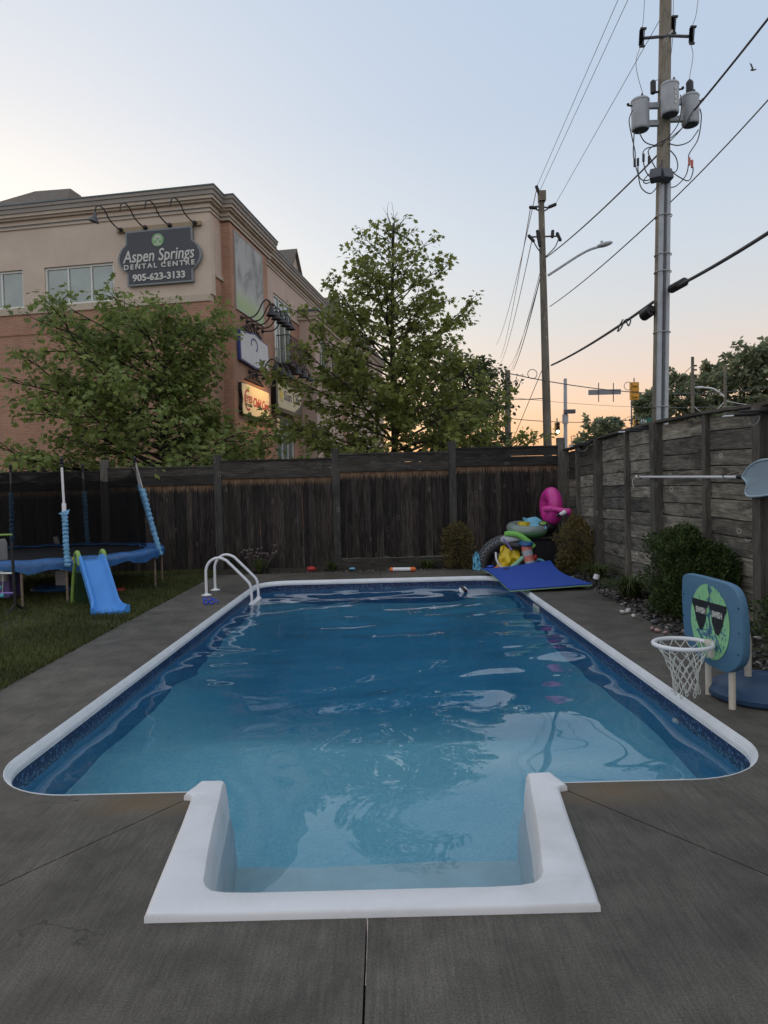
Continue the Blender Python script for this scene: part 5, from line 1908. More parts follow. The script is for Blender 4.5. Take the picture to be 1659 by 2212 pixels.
def gooseneck(P, u, z, reach, rise, shade=True, base=True, side=0.0, parent=None):
    """Arm reaching out of the wall, hooked over, with a bell shade."""
    m_ = MB()
    pts = [(u, z, 0), (u + side * .2, z - .01, reach * .35), (u + side * .4, z + rise * .25, reach * .55), (u + side * .7, z + rise * .85, reach * .72), (u + side * .9, z + rise, reach * .86), (u + side, z + rise * .8, reach * .97), (u + side, z + rise * .45, reach)]
    m_.tube(smooth_pts(pts, 5), .028, 7, M=P)
    if base: m_.ball((u, z, .03), .09, 10, 6, M=P)
    o = bpart('arm', m_, M_['black_metal'], parent, smooth=60)
    if shade:
        c = P @ Vector((u + side, z + rise * .45, reach))
        bpart('shade', MB().lathe([(.05, .06), (.08, 0), (.11, -.12), (.20, -.24), (.215, -.29), (.19, -.285), (.05, -.05)], 14, Matrix.Translation(c)), M_['black_metal'], parent, smooth=50)


def sign_thing(name, label, cat='sign', group=None):
    t = thing(name, label, cat, (C0.x, C0.y, 0), math.atan2(-.172, .985), group)
    return t


# dental sign on the front wall
sg = sign_thing('dental_sign', 'slate grey shaped dental centre sign with raised pale lettering on the stucco wall')


def bulge(x0, z0, x1, z1, d, n=8):
    out = []
    for i in range(n + 1):
        t_ = i / n
        out.append((x0 + (x1 - x0) * t_ + d * math.sin(math.pi * t_) ** .8, z0 + (z1 - z0) * t_))
    return out


def dental_outline(e):
    return [(-3.24 + e, 11.50 - e)] + [(-.62 - e, 11.50 - e), (-.62 - e, 11.0 - e * .3)] + bulge(-.60 - e, 10.98, -.60 - e, 9.97, .31 - e * .2) + [(-.64 - e, 9.95 + e * .3), (-.64 - e, 9.50 + e), (-3.22 + e, 9.50 + e), (-3.22 + e, 9.97)] + bulge(-3.26 + e, 9.99, -3.26 + e, 11.0, -.31 + e * .2) + [(-3.24 + e, 11.02)]


M_['sign_slate'] = plain('sign_slate', (.055, .062, .078), .5, var=.08)
M_['sign_edge'] = plain('sign_edge', (.22, .245, .26), .5, var=.06)
M_['sign_pale'] = plain('sign_pale', (.62, .62, .58), .5, var=.04)
M_['sign_cream'] = plain('sign_cream', (.66, .58, .38), .45, var=.06, scale=1.5)
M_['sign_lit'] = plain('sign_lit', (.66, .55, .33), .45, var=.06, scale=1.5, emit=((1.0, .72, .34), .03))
M_['sign_white'] = plain('sign_white', (.62, .64, .68), .45, var=.05, scale=2)
M_['sign_blue'] = plain('sign_blue', (.03, .05, .22), .45)
M_['sign_red'] = plain('sign_red', (.42, .02, .02), .45)
M_['sign_black'] = plain('sign_black', (.014, .014, .014), .4)
M_['logo_green'] = plain('logo_green', (.22, .42, .20), .5)
M_['tan_metal'] = plain('tan_metal', (.36, .27, .17), .6)
bpart('panel', MB().prism(dental_outline(0), .04, .15, PA), M_['sign_edge'], sg)
bpart('panel_face', MB().prism(dental_outline(.07), .15, .165, PA), M_['sign_slate'], sg)
T_ = lambda u, z, w_: PA @ Matrix.Translation((u, z, w_))
bpart('lettering', text_mb('Aspen Springs', .62, T_(-1.95, 10.53, .17), .02, shear=.18, bold=.006, width=2.80), M_['sign_pale'], sg)
bpart('lettering', text_mb('DENTAL', .25, T_(-2.67, 10.17, .17), .02, bold=.006, spacing=1.35, width=1.31), M_['sign_pale'], sg)
bpart('lettering', text_mb('CENTRE', .25, T_(-1.20, 10.17, .17), .02, bold=.006, spacing=1.35, width=1.31), M_['sign_pale'], sg)
bpart('lettering', text_mb('905-623-3133', .34, T_(-1.95, 9.76, .17), .02, bold=.010, width=2.06), M_['sign_pale'], sg)
lg = bpart('logo', MB().lathe([(.235, 0), (.235, .02)], 26, T_(-1.95, 11.08, .165)), M_['logo_green'], sg)
lm_ = MB().prism([(-.025, -.17), (.025, -.17), (.015, .02), (-.015, .02)], .021, .026, T_(-1.95, 11.08, .165))
for a in range(0, 181, 20):
    r0 = .10 + .05 * (a % 40) / 40
    lm_.lathe([(.035, .021), (.035, .027)], 8, T_(-1.95 + r0 * math.cos(R(a)), 11.10 + r0 * math.sin(R(a)), .165))
lm_.prism([(-.16, -.15), (0, -.12), (.16, -.15), (.12, -.18), (0, -.15), (-.12, -.18)], .021, .026, T_(-1.95, 11.08, .165))
bpart('logo_tree', lm_, M_['sign_pale'], lg)
bpart('lamp_rail', MB().box((-3.60, 11.51, .0), (-.30, 11.66, .12), PA), M_['tan_metal'], sg)
for k, u in enumerate((-3.41, -2.44, -1.48, -.51)):
    g_ = sign_thing('gooseneck_lamp', ['black gooseneck lamp with its bell shade at the left end of the slate sign', 'second bare gooseneck arm from the left above the slate sign', 'third bare gooseneck arm from the left above the slate sign', 'bare gooseneck arm at the right end above the slate sign'][k], 'wall lamp', 'gooseneck lamps over the slate sign')
    m_ = MB().ball((u, 11.58, .16), .085, 10, 6, M=PA)
    m_.tube(smooth_pts([(u, 11.58, .15), (u - .12, 11.66, .3), (u - .24, 11.86, .5), (u - .30, 12.10, .66), (u - .40, 12.24, .8), (u - .50, 12.20, .88), (u - .53, 12.02, .92), (u - .53, 11.92, .92)], 5), .024, 7, M=PA)
    bpart('arm', m_, M_['black_metal'], g_, smooth=60)
    if k == 0:
        bpart('shade', MB().lathe([(.04, .05), (.06, 0), (.07, -.10), (.19, -.24), (.20, -.28), (.17, -.275), (.04, -.05)], 14, Matrix.Translation(PA @ Vector((u - .53, 11.92, .92))) @ Matrix.Rotation(R(18), 4, 'Y')), M_['dark_grey'], g_, smooth=50)

# banner on the pier


def mat_banner():
    t = NT('banner_print')
    s = t.n('ShaderNodeSeparateXYZ')
    t.l(t.coord(), s.inputs[0])
    n1 = t.noise(t.coord((1, .9, .55)), 1.25, 3, .5, .6)
    base = t.ramp(n1, [(.40, (.42, .43, .42)), (.50, (.34, .345, .335)), (.58, (.22, .225, .225)), (.66, (.38, .38, .37))])
    mz = t.ramp(t.math('MULTIPLY', t.math('SUBTRACT', s.outputs['Z'], 8.5), .25), [(.20, (0, 0, 0)), (.36, (1, 1, 1))])
    c = t.mix(mz, (.50, .52, .50), base)
    gl = t.ramp(t.math('SUBTRACT', t.math('MULTIPLY', t.math('SUBTRACT', s.outputs['Z'], 8.9), 1.0), t.math('MULTIPLY', t.math('SUBTRACT', 4.5, s.outputs['Y']), .03)), [(.30, (1, 1, 1)), (.75, (0, 0, 0))])
    c = t.mix(t.math('MULTIPLY', gl, .75), c, (.36, .50, .20))
    t.col(c)
    t.rough(.6)
    return t.mat


bnr = sign_thing('wall_banner', 'tall pale photo banner with green foot hung on the brick pier', 'banner')
bpart('sheet', MB().box((1.40, 8.86, .36), (4.46, 11.77, .385), PB), mat_banner(), bnr)
e_ = MB()
for (a, b) in (((1.36, 8.82), (1.40, 11.81)), ((4.46, 8.82), (4.50, 11.81)), ((1.40, 8.82), (4.46, 8.86)), ((1.40, 11.77), (4.46, 11.81))):
    e_.box((a[0], a[1], .355), (b[0], b[1], .40), PB)
bpart('edge_frame', e_, M_['frame_grey'], bnr)
PB35 = PB @ Matrix.Translation((0, 0, .35))
for k, s in enumerate((1.9, 2.5, 3.1, 3.7, 4.3)):
    g_ = sign_thing('gooseneck_lamp', '%s gooseneck lamp of the row of five below the pale banner' % ('nearest black', 'second black', 'middle black', 'fourth black', 'farthest black')[k], 'wall lamp', 'gooseneck lamps below the banner')
    gooseneck(PB35, s, 8.60, 1.25, .62, parent=g_)
# white sign with blue border
s2 = sign_thing('white_sign', 'white shop sign with dark blue border half hidden by maple leaves')
o2 = [(1.40, 6.90), (1.36, 7.4), (1.40, 8.05), (2.4, 8.12), (3.0, 8.22), (3.6, 8.12), (4.60, 8.05), (4.66, 7.5), (4.60, 6.90), (3.0, 6.80)]
bpart('border', MB().prism(o2, .02, .14, PB35), M_['sign_blue'], s2)
bpart('face', MB().prism([(3 + (a - 3) * .955, 7.5 + (b - 7.5) * .91) for a, b in o2], .141, .155, PB35), M_['sign_white'], s2)
bpart('swirl', MB().torus(.30, .045, PB35 @ Matrix.Translation((2.9, 7.72, .16)) @ Matrix.Diagonal((1.2, .8, .2, 1)), R(-60), R(200), 20, 6), M_['sign_blue'], s2)
bpart('lettering', text_mb('ERY', .36, PB35 @ Matrix.Translation((3.75, 7.13, .157)), .006, bold=.012), M_['sign_blue'], s2)


def iron_crest(parent, s, z, L_):
    m_ = MB()
    m_.tube(smooth_pts([(s - L_ / 2, z, .05), (s - L_ / 4, z + .16, .05), (s, z + .36, .05), (s + L_ / 4, z + .16, .05), (s + L_ / 2, z, .05)], 5), .026, 6, M=PB35)
    m_.tube([(s - L_ / 2, z, .05), (s + L_ / 2, z, .05)], .026, 6, M=PB35)
    for k, (d, rr) in enumerate(((-.30, .08), (.30, .08), (-.16, .11), (.16, .11), (0, .14))):
        m_.torus(rr, .02, PB35 @ Matrix.Translation((s + d * L_, z + rr + .02, .05)), seg=14, tseg=5)
    bpart('iron_crest', m_, M_['black_metal'], parent, smooth=60)


iron_crest(s2, 3.0, 8.24, 2.3)
# child care sign, lit by its goosenecks
s3 = sign_thing('child_care_sign', 'cream child care sign with red apple logo and black wavy border lit by warm lamps')
o3 = [(1.46, 4.86), (1.42, 5.1), (1.50, 5.4), (1.40, 5.75), (1.42, 6.00), (1.9, 6.04), (4.0, 6.02), (4.50, 6.02), (4.54, 5.75), (4.46, 5.45), (4.56, 5.1), (4.52, 4.86)]
bpart('border', MB().prism([(3 + (a - 3) * 1.03, 5.44 + (b - 5.44) * 1.07) for a, b in o3], .02, .14, PB35), M_['sign_black'], s3)
bpart('face', MB().prism(o3, .141, .155, PB35), M_['sign_lit'], s3)
T3 = lambda u, z: PB35 @ Matrix.Translation((u, z, .157))
bpart('lettering', text_mb('Child Care', .50, T3(3.48, 5.40), .008, shear=.22, bold=.012, width=1.85), M_['sign_red'], s3)
bpart('lettering', text_mb('EYES', .36, T3(2.06, 5.45), .008, bold=.010, width=.80), M_['sign_red'], s3)
bpart('lettering', text_mb('OF A CHILD', .16, T3(2.08, 5.22), .008, bold=.006, width=.72), M_['dark_green'], s3)
ap = MB().torus(.36, .045, T3(2.0, 5.42) @ Matrix.Diagonal((1, 1.05, .15, 1)), R(70), R(300), 22, 6)
bpart('apple_outline', ap, M_['sign_red'], s3)
bpart('apple_leaf', MB().prism([(1.98, 5.80), (2.04, 5.92), (2.16, 5.96), (2.12, 5.84)], .0, .01, PB35 @ Matrix.Translation((0, 0, .157))).prism([(1.98, 5.80), (1.90, 5.90), (1.84, 5.92), (1.90, 5.82)], .0, .01, PB35 @ Matrix.Translation((0, 0, .157))), M_['foam_green'], s3)
iron_crest(s3, 3.1, 6.26, 2.2)
lamp_names = ('nearest small', 'middle small', 'farthest small')
for k, s in enumerate((2.6, 3.4, 4.2)):
    g_ = sign_thing('gooseneck_lamp', '%s lit gooseneck lamp over the cream child care sign' % lamp_names[k], 'wall lamp', 'lit gooseneck lamps over the cream sign')
    gooseneck(PB35, s, 6.62, 1.15, .45, parent=g_)
    pl = bpy.data.lights.new('lamp_glow', 'SPOT')
    pl.energy = 10
    pl.color = (1.0, .56, .22)
    pl.spot_size = R(105)
    pl.spot_blend = .6
    pl.shadow_soft_size = .06
    po = bpy.data.objects.new('lamp_glow', pl)
    C.objects.link(po)
    po.parent = g_
    po.location = PB35 @ Vector((s, 6.50, 1.15))
    po.rotation_euler = Vector((.62, 0, .78)).to_track_quat('Z', 'Y').to_euler()
# neighbouring finance sign
s4 = sign_thing('finance_sign', 'long black and cream fascia sign with sun emblem behind the centre maple')
bpart('border', MB().box((5.75, 5.44, .25), (9.75, 6.86, .42), PB), M_['sign_black'], s4)
bpart('face', MB().prism([(5.95, 5.62), (8.4, 5.62), (9.3, 5.95), (9.62, 6.2), (9.62, 6.74), (5.95, 6.74)], .421, .435, PB), M_['sign_cream'], s4)
bpart('lettering', text_mb('Sun Life', .62, PB @ Matrix.Translation((8.1, 6.22, .437)), .008, bold=.008, width=2.5), M_['dark_grey'], s4)
sm = MB().lathe([(.20, 0), (.20, .01)], 18, PB @ Matrix.Translation((6.42, 6.2, .436)))
for a in range(0, 360, 30):
    sm.prism([(.24, -.03), (.36, 0), (.24, .03)], 0, .01, PB @ Matrix.Translation((6.42, 6.2, .436)) @ Matrix.Rotation(R(a), 4, 'Z'))
bpart('sun_emblem', sm, M_['yellow'], s4)
for k, s in enumerate((6.5, 7.5, 8.5)):
    g_ = sign_thing('gooseneck_lamp', '%s black gooseneck lamp over the black and cream fascia sign' % ('left', 'middle', 'right')[k], 'wall lamp', 'gooseneck lamps over the fascia sign')
    gooseneck(PB, s, 7.15, 1.2, .5, parent=g_)

# ------------------------------------------------------------------ plants
LEAF6 = [(0, 0, 0), (.34, .22, .05), (.30, .60, .02), (0, 1.0, -.06), (-.30, .60, .02), (-.34, .22, .05)]
MAPLE = [(0, 0, 0), (.20, .06, .02), (.46, .10, .0), (.30, .30, .03), (.52, .62, -.02), (.20, .58, .03), (0, 1.0, -.05), (-.20, .58, .03), (-.52, .62, -.02), (-.30, .30, .03), (-.46, .10, 0), (-.20, .06, .02)]
DIAM = [(0, 0, 0), (.28, .5, .03), (0, 1.0, 0), (-.28, .5, .03)]


def leaves_obj(name, P, N, S, mat, tmpl, parent, droop=.5, seed=1, kind=None):
    """One mesh of separate leaves: positions P, outward directions N, sizes S."""
    rg = np.random.default_rng(seed)
    P = np.asarray(P, float)
    N = np.asarray(N, float)
    S = np.asarray(S, float)
    n = len(P)
    T = np.asarray(tmpl, float)
    k = len(T)
    # leaf axis: outwards, drooping, jittered
    ax = N + rg.normal(0, .55, (n, 3))
    ax[:, 2] -= droop
    ax /= np.linalg.norm(ax, axis=1)[:, None] + 1e-9
    up = rg.normal(0, .5, (n, 3))
    up[:, 2] += .8
    up += N * .5
    sd_ = np.cross(ax, up)
    sd_ /= np.linalg.norm(sd_, axis=1)[:, None] + 1e-9
    nr = np.cross(sd_, ax)
    V = P[:, None, :] + S[:, None, None] * (T[None, :, 0:1] * sd_[:, None, :] + T[None, :, 1:2] * ax[:, None, :] + T[None, :, 2:3] * nr[:, None, :])
    me = bpy.data.meshes.new(name)
    me.vertices.add(n * k)
    me.vertices.foreach_set('co', V.reshape(-1))
    me.loops.add(n * k)
    me.loops.foreach_set('vertex_index', np.arange(n * k, dtype=np.int32))
    me.polygons.add(n)
    me.polygons.foreach_set('loop_start', np.arange(0, n * k, k, dtype=np.int32))
    me.polygons.foreach_set('loop_total', np.full(n, k, dtype=np.int32))
    me.materials.append(mat)
    me.update()
    me.validate()
    o = bpy.data.objects.new(name, me)
    C.objects.link(o)
    if parent is not None:
        o.parent = parent
        o.matrix_basis = wm(parent).inverted()
    if kind: o['kind'] = kind
    return o


def tree(name, label, base, height, prof, n_prim, n_leaf, leaf, mat, seed, trunk_r=.14, z_low=.12, up=.5, tmpl=MAPLE, spread=.32, group=None, bare_top=0, sparse_top=0.0, lean=(0, 0), dens=1.0):
    """Trunk, limbs, branches and twigs with leaves on them; prof(h, az) gives the reach of the crown at relative height h."""
    rg = random.Random(seed)
    t = thing(name, label, 'tree', base, 0, group)
    B = Vector(base)
    tr_pts = [B + Vector((lean[0] * q + .10 * math.sin(q * 5 + seed) * q, lean[1] * q + .08 * math.cos(q * 4 + seed) * q, height * q)) for q in [i / 12 for i in range(13)]]
    MB().tube(tr_pts, [trunk_r * (1.15 if i == 0 else 1) * (1 - .88 * i / 12) + .008 for i in range(13)], 9).build('trunk', M_['bark'], t, smooth=60)
    lim = MB()
    P, N, S = [], [], []

    def on_trunk(h):
        f = h * 12
        i = min(11, int(f))
        return tr_pts[i].lerp(tr_pts[i + 1], f - i)

    def add_leaves(p, out, k, sp_):
        for _ in range(k):
            d = Vector((rg.gauss(0, 1), rg.gauss(0, 1), rg.gauss(0, .8)))
            P.append(p + d * sp_ * .5)
            N.append((out + d * .5).normalized())
            S.append(leaf * rg.uniform(.5, 1.4))
    twigs = []
    for i in range(n_prim):
        h = z_low + (1 - z_low) * ((i + rg.random()) / n_prim) ** .95 * .97
        az = i * 2.39996 + rg.uniform(-.4, .4)
        L = prof(h, az) * rg.uniform(.66, 1.12)
        if L < .15: continue
        o = on_trunk(h)
        el = up * (.4 + .9 * h) + rg.uniform(-.12, .12)
        d = Vector((math.cos(az) * math.cos(el), math.sin(az) * math.cos(el), math.sin(el)))
        pts = [o]
        nseg = 6
        for k in range(nseg):
            d = (d + Vector((rg.gauss(0, .10), rg.gauss(0, .10), rg.gauss(0, .07) + .02))).normalized()
            pts.append(pts[-1] + d * L / nseg)
        r0 = max(.012, trunk_r * .42 * (1 - h * .75) * min(1, L / 2.5))
        lim.tube(pts, [r0 * (1 - .85 * k / nseg) + .004 for k in range(nseg + 1)], 6, cap=False)
        out = Vector((math.cos(az), math.sin(az), .2))
        ns = max(3, int(L * 3.2 * dens))
        for q in range(ns):
            f = .25 + .75 * (q + rg.random()) / ns
            j = min(nseg - 1, int(f * nseg))
            b0 = pts[j].lerp(pts[j + 1], f * nseg - j)
            sa = az + rg.choice((-1, 1)) * rg.uniform(.3, 1.1)
            l2 = spread * L * (1.1 - .55 * f) * rg.uniform(.6, 1.2) + .15
            e2 = el * .5 + rg.uniform(-.35, .45)
            d2 = Vector((math.cos(sa) * math.cos(e2), math.sin(sa) * math.cos(e2), math.sin(e2)))
            m_ = b0 + d2 * l2 * .55 + Vector((0, 0, rg.uniform(-.02, .05)))
            e = b0 + d2 * l2
            lim.tube([b0, m_, e], [r0 * .3 + .003, r0 * .2 + .003, .003], 4, cap=False)
            twigs.append((b0.lerp(m_, .5), d2, h))
            twigs.append((m_, d2, h))
            twigs.append((m_.lerp(e, .6), d2, h))
            twigs.append((e, d2, h))
        twigs.append((pts[-1], d, h))
    if bare_top:
        for k in range(bare_top):
            o = on_trunk(rg.uniform(.86, .99))
            a = rg.uniform(0, 6.28)
            pts = [o]
            d = Vector((math.cos(a) * .4, math.sin(a) * .4, 1)).normalized()
            for q in range(4):
                d = (d + Vector((rg.gauss(0, .16), rg.gauss(0, .16), .05))).normalized()
                pts.append(pts[-1] + d * rg.uniform(.15, .3))
            lim.tube(pts, [.012, .010, .008, .006, .004], 5, cap=False)
            for q in range(2):
                p = pts[1 + q]
                lim.tube([p, p + Vector((rg.gauss(0, .15), rg.gauss(0, .15), .25))], [.006, .003], 4, cap=False)
    lim.build('limbs', M_['bark'], t, smooth=70)
    wts = [max(.05, 1 - sparse_top * max(0, (h - .45) / .55)) for _, _, h in twigs]
    tot = sum(wts)
    for (p, d, h), w_ in zip(twigs, wts):
        k = n_leaf * w_ / tot
        k = int(k) + (rg.random() < k - int(k))
        add_leaves(p, d, k, .26 if sparse_top == 0 else .26 - .10 * h)
    leaves_obj('crown', P, N, S, mat, tmpl, t, .55, seed, kind='stuff')
    return t


# left maple: broad, dense, low sweeping sprays to the left
def prof_left(h, az):
    r_ = 4.0 * max(.0, 1 - ((h - .25) / .80) ** 2) ** .62 if h > .25 else 3.9
    if .42 < h < .78: r_ *= 1 - .56 * max(0, math.cos(az + .25)) ** .6
    return r_ * (1 + .12 * math.sin(3 * az + 1) + .10 * math.cos(az + math.pi))


tree('maple_tree', 'broad dense green maple standing before the brick wall of the office building', (-6.15, 20.3, 0), 6.6, prof_left, 96, 18500, .142, M_['leaf_left'], 21, .16, .22, .30, spread=.30)


def prof_mid(h, az):
    a = (.30 + 4.45 * (1 - h) ** .76) * (1.0 if h > .22 else .9)
    return a * (1 + .13 * math.sin(2 * az + .8) + .08 * math.sin(5 * az)) + .25


tree('maple_tree', 'tall conical maple thinning to bare twigs at the top, centre of the view', (.45, 24.0, 0), 10.7, prof_mid, 104, 16000, .165, M_['leaf_mid'], 34, .15, .12, .50, spread=.28, bare_top=18, sparse_top=.93)


def prof_back(h, az):
    return 2.1 * max(0, 1 - ((h - .55) / .5) ** 2) ** .5 + .2


tree('street_tree', 'dark rounded tree behind the tall maple next to the thin wooden pole', (3.75, 33.0, 0), 7.3, prof_back, 60, 7500, .20, M_['leaf_dark'], 47, .13, .25, .6, tmpl=LEAF6, spread=.34)

# far trees to the right
far = [  # px, top py, Y, reach, seed, label
    (1402, 850, 84, 2.0, 51, 'slim far tree left of the big utility pole'),
    (1470, 815, 88, 4.2, 52, 'rounded far tree right of the big utility pole'),
    (1545, 795, 90, 4.0, 53, 'upright far tree behind the second thin wooden pole'),
    (1610, 772, 82, 4.4, 54, 'tall dark far tree above the right part of the plank fence'),
    (1668, 754, 80, 5.2, 55, 'largest dark far tree at the right edge of the view')]
for px, py, Y, rr, sd_, lb in far:
    b = at(px, 1046, Y)
    t_ = at(px, py, Y)
    H_ = t_.z
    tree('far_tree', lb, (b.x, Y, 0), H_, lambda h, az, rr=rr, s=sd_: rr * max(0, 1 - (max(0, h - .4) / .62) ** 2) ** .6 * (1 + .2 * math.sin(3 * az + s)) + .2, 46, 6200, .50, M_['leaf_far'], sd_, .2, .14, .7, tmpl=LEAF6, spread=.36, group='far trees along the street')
for px, py, Y, rr, sd_, lb in ((1290, 918, 95, 3.2, 61, 'low bushy far tree under the sunset glow'), (1316, 912, 92, 2.6, 62, 'bushy far tree left of the small spruce')):
    b = at(px, 1046, Y)
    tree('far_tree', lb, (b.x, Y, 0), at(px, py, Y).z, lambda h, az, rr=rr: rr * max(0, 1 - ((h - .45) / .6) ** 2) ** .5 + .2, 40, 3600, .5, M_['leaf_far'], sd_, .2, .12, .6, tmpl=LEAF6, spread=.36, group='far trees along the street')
b = at(1334, 1046, 100)
sp = thing('spruce_tree', 'small pointed spruce silhouetted against the orange sky', 'tree', (b.x, 100, 0))
Hs = at(1334, 905, 100).z
MB().tube([(b.x, 100, 0), (b.x, 100, Hs)], [.2, .02], 7).build('trunk', M_['bark'], sp)
P, N, S = [], [], []
rg = random.Random(9)
for k in range(3400):
    h = rg.random() ** .8
    a = rg.uniform(0, 6.28)
    lay = .75 + .25 * math.sin(h * 60)
    r_ = 2.6 * (1 - h) * lay * rg.random() ** .5
    P.append((b.x + r_ * math.cos(a), 100 + r_ * math.sin(a), Hs * (.08 + .92 * h) - r_ * .25))
    N.append((math.cos(a), math.sin(a), -.1))
    S.append(.5 * rg.uniform(.7, 1.2))
leaves_obj('crown', P, N, S, M_['leaf_spruce'], DIAM, sp, .2, 3, kind='stuff')
hedge = []
for k, (px, w_, hh, Y) in enumerate(((1205, 5, 2.2, 120), (1255, 6, 3.0, 125))):
    pass


def shrub(name, label, base, rx, ry, hz, n, leaf, mat, seed, box=.6, tmpl=LEAF6, cat='shrub', ragged=.18, group=None):
    rg = random.Random(seed)
    t = thing(name, label, cat, base, 0, group)
    B = Vector(base)
    st = MB()
    for k in range(16):
        a = rg.uniform(0, 6.28)
        e = B + Vector((rx * .75 * math.cos(a) * rg.random(), ry * .75 * math.sin(a) * rg.random(), hz * rg.uniform(.6, .95)))
        st.tube([B + Vector((rx * .2 * math.cos(a), ry * .2 * math.sin(a), 0)), B.lerp(e, .5) + Vector((rg.gauss(0, .03), rg.gauss(0, .03), 0)), e], [.012, .008, .003], 5, cap=False)
    st.build('stems', M_['bark'], t, smooth=60)
    P, N, S = [], [], []
    while len(P) < n:
        a = rg.uniform(0, 2 * math.pi)
        z = rg.random()
        r_ = rg.random() ** .38
        k = 1 - max(0, (z - box) / (1 - box + .001)) ** 2.2 * .75
        k *= .82 + .18 * min(1, z / .25)
        nz = 1 + ragged * 1.6 * noise.noise(Vector((math.cos(a) * 2.2 + seed, math.sin(a) * 2.2, z * 4)))
        k *= nz
        p = Vector((rx * r_ * k * math.cos(a), ry * r_ * k * math.sin(a), hz * z * (1 + ragged * .4 * noise.noise(Vector((a * 2, r_ * 2, seed))))))
        P.append(B + p)
        N.append(Vector((math.cos(a) * r_, math.sin(a) * r_, .4 + z * .8)).normalized())
        S.append(leaf * rg.uniform(.6, 1.4))
    leaves_obj('crown', P, N, S, mat, tmpl, t, -.2, seed, kind='stuff')
    return t


shrub('boxwood_shrub', 'bronzed upright boxwood before the dark fence left of the tyre float', (1.58, 15.35, .02), .34, .30, .95, 5200, .030, M_['leaf_box'], 71, .7, ragged=.3)
shrub('boxwood_shrub', 'bronzed boxwood in the corner before the plank fence right of the storage bin', (3.78, 14.0, .04), .36, .42, 1.05, 6200, .032, M_['leaf_box'], 72, .6, ragged=.4)
shrub('boxwood_shrub', 'low bronzed boxwood sprig at the left foot of the corner boxwood', (3.50, 13.75, .03), .20, .20, .42, 1500, .03, M_['leaf_box'], 73, .5, ragged=.4)
shrub('cedar_shrub', 'large dark green evergreen shrub behind the basketball backboard', (3.80, 9.0, .04), .35, .42, 1.08, 15000, .040, M_['leaf_cedar'], 74, .80, DIAM, ragged=.6)
shrub('cedar_shrub', 'lower right-hand bulge of dark evergreen beside the tall evergreen shrub', (4.08, 8.75, .04), .24, .36, .86, 8500, .040, M_['leaf_cedar'], 76, .72, DIAM, ragged=.6)
shrub('cedar_shrub', 'small dark evergreen against the plank fence right of the backboard', (4.02, 6.9, .05), .30, .5, .62, 4500, .04, M_['leaf_cedar'], 75, .5, DIAM, ragged=.5)


def lily(label, base, rad, h, n, seed, mat=None, name='daylily_clump', cat='plant', wid=.011, group=None):
    rg = random.Random(seed)
    B = Vector(base)
    mb = MB()
    for k in range(n):
        a = rg.uniform(0, 6.28)
        l_ = h * rg.uniform(.55, 1.1)
        d = Vector((math.cos(a), math.sin(a), 0))
        s = Vector((-d.y, d.x, 0))
        o = B + d * rad * .3 * rg.random()
        bend = rg.uniform(.5, 1.25)
        pts = []
        for q in range(6):
            f = q / 5
            pts.append(o + d * rad * bend * f ** 1.3 + Vector((0, 0, l_ * (f * 1.7 - f * f * (.75 + .55 * bend)))))
        w_ = wid * rg.uniform(.7, 1.2)
        vs = []
        for q, p in enumerate(pts):
            ww = w_ * (1 - (q / 5) ** 2) + .0008
            vs += [p - s * ww, p + s * ww]
        mb.add(vs, [(2 * q, 2 * q + 1, 2 * q + 3, 2 * q + 2) for q in range(5)])
    t = thing(name, label, cat, base, 0, group)
    mb.build('blades', mat or M_['blade'], t, kind='stuff')
    return t


lily('arching green daylily clump between the path light and the evergreen shrub', (3.70, 10.7, .04), .50, .46, 230, 81)
lily('daylily clump at the foot of the thin post beyond the path light', (3.85, 12.9, .04), .42, .42, 170, 82)
lily('short grassy clump right beside the leaning path light', (3.80, 11.85, .03), .30, .20, 110, 83)
lily('arching grass clump behind the basketball hoop at the right edge', (3.68, 6.1, .04), .46, .50, 240, 84)
lily('yellowing grass clump nearest the camera at the right edge', (3.85, 5.35, .04), .48, .48, 220, 85)
lily('small grass tuft on the gravel before the middle of the dark fence', (-1.15, 15.55, .02), .28, .30, 60, 86)
lily('wispy grass tuft left of the bronzed boxwood by the dark fence', (.95, 15.55, .02), .40, .30, 90, 87)
ch = lily('clump of chives with pale pink seed heads by the dark fence', (-2.75, 15.45, .02), .22, .48, 140, 88, name='chive_clump', wid=.006)
hb = MB()
rg = random.Random(12)
for k in range(26):
    a, r_ = rg.uniform(0, 6.28), .42 * rg.random() ** .6
    p = Vector((-2.75 + r_ * math.cos(a), 15.45 + r_ * .5 * math.sin(a), .44 + rg.uniform(-.12, .16)))
    hb.ball(p, .028, 7, 5)
    hb.tube([Vector((-2.75 + r_ * .3 * math.cos(a), 15.45, .05)), p], .003, 4, cap=False)
M_['chive_pink'] = plain('chive_pink', (.13, .095, .095), .8, var=.3)
hb.build('seed_heads', M_['chive_pink'], ch, kind='stuff')

# ------------------------------------------------------------------ utility poles and lines
p1 = thing('utility_pole', 'tall wooden utility pole with three grey transformers beyond the plank fence', 'utility pole', (at(1421, 1040, 17).x, 17, 0))
bot, top = at(1419, 1060, 17), at(1440, -160, 17)
bot.z = 0
MB().tube([bot, bot.lerp(top, .5), top], [.185, .16, .125], 16).build('pole', M_['pole_wood'], p1, smooth=60)


def on1(py, dx=0.0, dy=0.0):
    """Point on the near pole at photo height py."""
    f = (at(1425, py, 17).z - bot.z) / (top.z - bot.z)
    p = bot.lerp(top, f)
    return p + Vector((dx, dy, 0))


